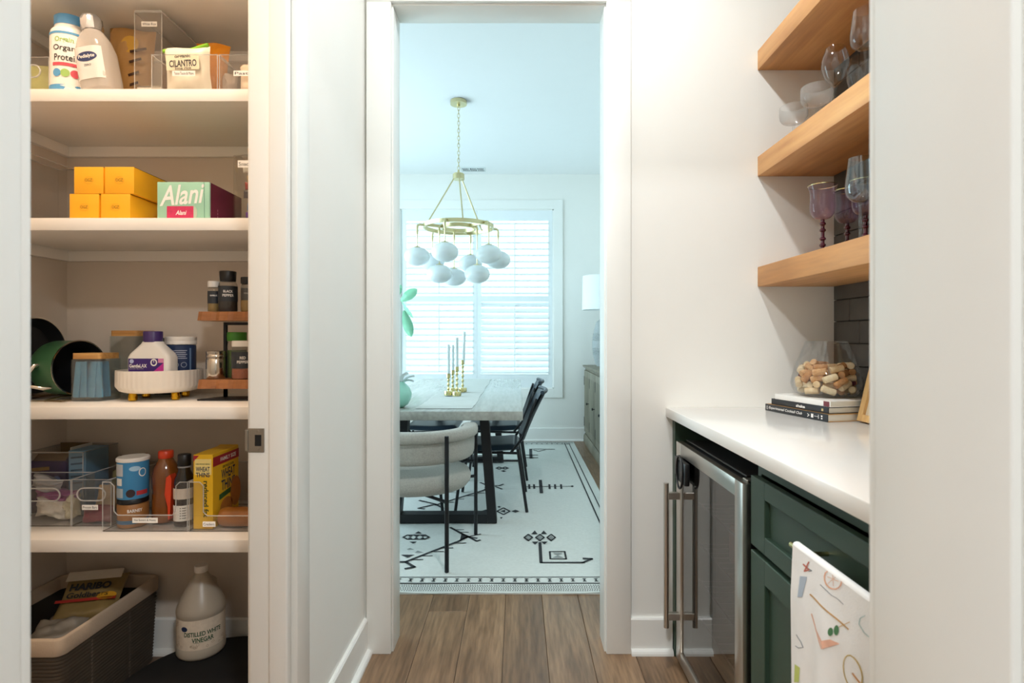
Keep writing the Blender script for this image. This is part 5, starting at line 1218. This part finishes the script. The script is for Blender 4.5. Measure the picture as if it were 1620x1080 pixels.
MB().lathe([(.034, 0), (.040, .005), (.040, .09), (.0375, .10), (.040, .115), (.041, .15), (.036, .18), (.024, .20), (.019, .21)], 36, rib=lambda a, q: 1 + (.012 * math.sin(q * 330) if .085 < q < .13 else 0)).build('body', SYR, sy, 50)
RDP = M('red_plastic', '#D6421E', .35); MB().lathe([(.0215, .209), (.0225, .211), (.0225, .230), (.020, .233)], 28, rib=lambda a, q: 1 + .01 * math.sin(a * 40)).build('cap', RDP, sy, 40)
MB().prism([(.036, .155), (.052, .165), (.058, .15), (.056, .10), (.050, .02), (.044, .02), (.042, .06), (.030, .10)], lambda a, b, c: (a * .8 + .004, c - .018 + -.02, b), -.014, .014).build('grip', RDP, sy)
ds = thing('sauce_bottle', 'dark sauce bottle with white labels beside the cracker box', 'bottle', (-1.0865, 1.834, zb))
MB().lathe([(.028, 0), (.031, .004), (.031, .13), (.029, .15), (.018, .175), (.016, .19)], 32).build('body', M('dark_sauce', '#16110F', .15, coat=.5), ds, 50); MB().lathe([(.0185, .188), (.0195, .19), (.0195, .226), (.018, .228)], 28).build('cap', BLACKP, ds, 40); MB().lathe([(.0198, .186), (.0198, .191)], 28).build('collar', M('collar_grey', '#8A8A8A', .4), ds)
df = wrap(.0314, math.radians(28)); patch(-.045, .045, .018, .068, df, n=12).build('paper_label', WPL, ds); patch(-.045, .045, .088, .122, df, n=12).build('neck_label', M('cream_neck_label', '#D9CDBF', .5), ds)
df = wrap(.0318, math.radians(28))
for q in range(5): patch(-.012, .012, .058 - .008 * q, .061 - .008 * q, df, n=2).build('small_print', M('ink_mid', '#77736E', .5), ds)
clear_bin('clear bin labelled crackers next to the door jamb', -1.0345, -.712, 1.771, 2.06, SD, .156, 'notch', 'Crackers', -.098, .024, .040, notch=(.045, .050))
wt = thing('cracker_box', 'tall yellow cracker box with red band, standing in crackers bin', 'box', (-.9985, 1.785, zb))
YEL = M('cracker_yellow', '#E8B81E', .45, var=.06, vscale=6)
MB().rbox(-.031, .031, 0, .165, 0, .236, .0012, 1).build('carton', YEL, wt)
MB().box(-.031, .031, 0, .15, 0, .0012, T(0, .162, .237) @ R('X', 180 - 172) @ T(0, -.15, 0)).build('open_flap', YEL, wt)
ff = lambda u, v: (u, -.0008, v); fs_ = lambda u, v: (.0318, .0825 + u, v); fs2 = lambda u, v: (.0322, .0825 + u, v)
OLV = M('ink_olive', '#3F4A1E', .5); patch(-.026, .027, .172, .222, ff).build('cream_panel', M('panel_cream', '#EFD98A', .5), wt); f2 = lambda u, v: (u, -.0013, v)
lettering('WHEAT', f2, M('ink_navy2', '#26304E', .5), wt, width=.044, height=.015, v=.190, bold=.02); lettering('THINS', f2, M('ink_navy2', '#26304E', .5), wt, width=.044, height=.015, v=.172, bold=.02); lettering('100% WHOLE GRAIN', f2, OLV, wt, width=.044, height=.004, v=.206)
lettering('reduced fat', ff, OLV, wt, width=.115, height=.017, u=.010, v=.095, rot=-PI / 2, bold=.02)
poly([(-.030, .233), (-.012, .233), (-.030, .214)], ff).build('red_corner', M('band_red', '#A5202C', .5), wt)
patch(-.0825, .0825, .196, .226, fs_).build('red_band', M('band_red', '#A5202C', .5), wt); lettering('FAMILY SIZE', fs2, WHITE_INK, wt, width=.10, height=.013, v=.211, u=.012)
lettering('100% WHOLE GRAIN', fs_, OLV, wt, width=.07, height=.009, v=.184, u=.012); lettering('WHEAT', fs_, M('ink_navy2', '#26304E', .5), wt, width=.088, height=.032, v=.160, u=.012, bold=.02); lettering('THINS', fs_, M('ink_navy2', '#26304E', .5), wt, width=.088, height=.034, v=.124, u=.012, bold=.02)
poly([(-.045, .098), (.065, .110), (.065, .094), (-.045, .080)], fs_).build('green_ribbon', M('ribbon_green', '#2F5A2A', .5), wt); disc(.06, .085, .035, .05, fs2).build('cracker_picture', M('cracker_orange', '#B5702A', .6, var=.3, vscale=40), wt); disc(.0, .05, .04, .03, fs2).build('cracker_picture', M('cracker_orange', '#B5702A', .6, var=.3, vscale=40), wt)
cs_ = thing('cracker_sleeve', 'orange brown sleeve of crackers lying at front of crackers bin', 'cracker sleeve', (-.855, 1.815, zb + .0305))
MB().lathe([(.012, -.105), (.026, -.100), (.030, -.09)] + [(.030 + (.0012 if i % 2 else 0), -.088 + .0044 * i) for i in range(40)] + [(.030, .09), (.026, .10), (.012, .105)], 28, m=R('Y', 90)).build('sleeve', M('cracker_wrap', '#A5682E', .35, var=.2, vscale=60, coat=.4), cs_, 40)

# ---------- pantry floor: basket, round platform, vinegar
bkx0, bkx1, bky0, bky1, bkh = -1.690, -1.325, 1.632, 2.09, .305
bs = thing('storage_basket', 'dark woven storage basket with beige fabric liner on pantry floor', 'basket', ((bkx0 + bkx1) / 2, (bky0 + bky1) / 2, .0005))
hw, hd = (bkx1 - bkx0) / 2, (bky1 - bky0) / 2
WEAV = M('dark_seagrass', '#4A4136', .8, var=.35, vscale=60, stretch=(.2, .2, 1), bump=.4, bscale=80); LINR = M('beige_liner', '#B9A894', .9, var=.06, bump=.3, bscale=200)
coil_n = 24
for i in range(coil_n):
    zq = .007 + .0112 * i; k = 1 - .05 * (1 - i / coil_n)
    pts = []
    for (sx, sy) in ((1, 1), (-1, 1), (-1, -1), (1, -1)):
        for j in range(4):
            a = {(1, 1): 0, (-1, 1): 90, (-1, -1): 180, (1, -1): 270}[(sx, sy)] + 30 * j
            pts.append((sx * (hw * k - .026) + .018 * math.cos(math.radians(a)), sy * (hd * k - .026) + .018 * math.sin(math.radians(a)), zq))
    MB().tube(pts, .0066, 6, closed=True).build('woven_coil', WEAV, bs, 60)
MB().loft([(.002, hw * .95 - .016, hd * .95 - .016, .02), (.27, hw - .016, hd - .016, .02)], 4, cap=True).build('inner_shell', M('basket_core', '#332B22', .9), bs) if False else None
MB().loft([(.004, hw * .95 - .016, hd * .95 - .016, .02), (.262, hw - .017, hd - .017, .02), (.262, hw - .020, hd - .020, .02), (.008, hw * .95 - .019, hd * .95 - .019, .02)], 4).build('inner_shell', M('basket_core', '#332B22', .9), bs, 40)
MB().loft([(.255, hw - .0005, hd - .0005, .024), (.262, hw + .0008, hd + .0008, .024), (.300, hw + .0005, hd + .0005, .024), (.305, hw - .003, hd - .003, .024), (.305, hw - .010, hd - .010, .02), (.296, hw - .014, hd - .014, .02), (.18, hw - .020, hd - .020, .02)], 6, cap=False).build('fabric_liner', LINR, bs, 60)
st = MB()
for y in (-.11, .06):
    for i in range(20): st.tube([(hw * .985 + .001, y, .012 + .0118 * i), (hw * .985 + .0022, y + .003, .018 + .0118 * i)], .0018, 5)
o = st.build('stitching', M('stitch_thread', '#6A6055', .8), bs); o['kind'] = 'stuff'
FILM = lambda n, c: plastic(n, c, .22)
gm = bag('gummy_bag', 'gummy bear bag with black lettering and red stripe in the basket', 'candy bag', -1.475, 1.905, .224, .19, .17, .05, FILM('gold', '#8A7448'), rz=.25, tilt=-52, seed=41, crumple=.006)
gf = lambda u, v: (u, -.0345, v)
patch(-.085, .085, .130, .165, gf).build('white_header', M('header_white', '#CFC6B8', .5), gm); lettering('HARIBO', gf, INK, gm, width=.125, height=.026, v=.106, bold=.05); lettering('Goldbears', gf, INK, gm, width=.125, height=.020, v=.076, bold=.02); patch(-.09, .09, .052, .062, gf).build('red_stripe', M('stripe_red', '#A5281E', .5), gm); disc(.06, .066, .03, .014, gf).build('yellow_print', M('print_yellow2', '#C9921E', .5), gm)
for i, (lab, n_, c_, x, y, z_, w_, h_, rz_, tl) in enumerate((('clear crinkled snack bag at back of the basket', 'clearish', '#8C7E70', -1.60, 1.955, .15, .12, .12, -.2, -40), ('pale yellow snack bag at front of the basket', 'paleyellow', '#C9BE8A', -1.585, 1.69, .215, .11, .11, .3, -60), ('grey speckled snack bag in middle of the basket', 'greyfilm', '#8E877C', -1.49, 1.775, .205, .15, .10, .1, -62), ('pale tan bag at right rear of the basket', 'tanfilm', '#A08C78', -1.385, 1.965, .17, .07, .10, .1, -30), ('dark red snack bag low in the basket', 'darkred', '#7A3A2C', -1.60, 1.80, .155, .11, .08, 0, -60))):
    bag('snack_bag', lab, 'snack bag', x, y, z_, w_, h_, .05, FILM(n_, c_), rz=rz_, tilt=tl, seed=50 + i, group='bags in the basket', crumple=.010)
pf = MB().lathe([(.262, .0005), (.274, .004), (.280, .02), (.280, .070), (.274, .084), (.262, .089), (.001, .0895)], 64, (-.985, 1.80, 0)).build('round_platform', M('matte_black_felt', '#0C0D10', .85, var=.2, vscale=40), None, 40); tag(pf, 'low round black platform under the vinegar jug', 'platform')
vj = thing('vinegar_jug', 'large translucent plastic jug of distilled white vinegar', 'jug', (-1.105, 1.965, .0900))
HDPE = M('milky_plastic', '#BDB3A2', .35, var=.02, trans=.15)
MB().lathe([(.060, 0), (.072, .004), (.077, .014), (.077, .034), (.075, .038), (.075, .142), (.077, .146), (.0775, .158), (.074, .172), (.061, .200), (.046, .228), (.031, .256), (.0205, .273), (.019, .282)], 48).build('body', HDPE, vj, 50)
MB().lathe([(.0205, .278), (.0215, .280), (.0215, .298), (.0200, .300)], 32, rib=lambda a, q: 1 + .012 * math.sin(a * 44)).build('cap', WPL, vj, 40)
MB().tube([(.0, .050, .235), (.0, .080, .215), (.0, .088, .18), (.0, .078, .15)], .011, 10).build('handle', HDPE, vj, 60)
vf = wrap(.0756, math.radians(24)); patch(-.112, .112, .040, .140, vf, n=28).build('label', M('vinegar_label', '#DCCFBC', .6, var=.14, vscale=70), vj); v2 = wrap(.0760, math.radians(24))
GRI = M('label_green_ink', '#2F5238', .5)
lettering('DISTILLED WHITE', v2, GRI, vj, width=.120, height=.0155, u=.012, v=.094, bold=.03); lettering('VINEGAR', v2, GRI, vj, width=.068, height=.0155, u=.012, v=.074, bold=.03); patch(-.016, .040, .0645, .0655, v2, n=6).build('underline', GRI, vj)
disc(-.048, .112, .0115, .0085, v2).build('round_mark', M('mark_navy', '#1E2E52', .5), vj)
vr = random.Random(9); SK = M('sketch_ink', '#A08A6E', .6)
for i in range(40):
    u, v = vr.uniform(-.10, .10), vr.choice((vr.uniform(.046, .060), vr.uniform(.104, .134), vr.uniform(.06, .10)))
    if -.06 < u < .078 and .062 < v < .120: continue
    ring(u, v, vr.uniform(.003, .006), vr.uniform(.003, .005), .0009, v2, seg=10).build('sketch_print', SK, vj)
print('objects', len(bpy.data.objects), 'tris', sum(len(o.data.polygons) for o in bpy.data.objects if o.type == 'MESH'))
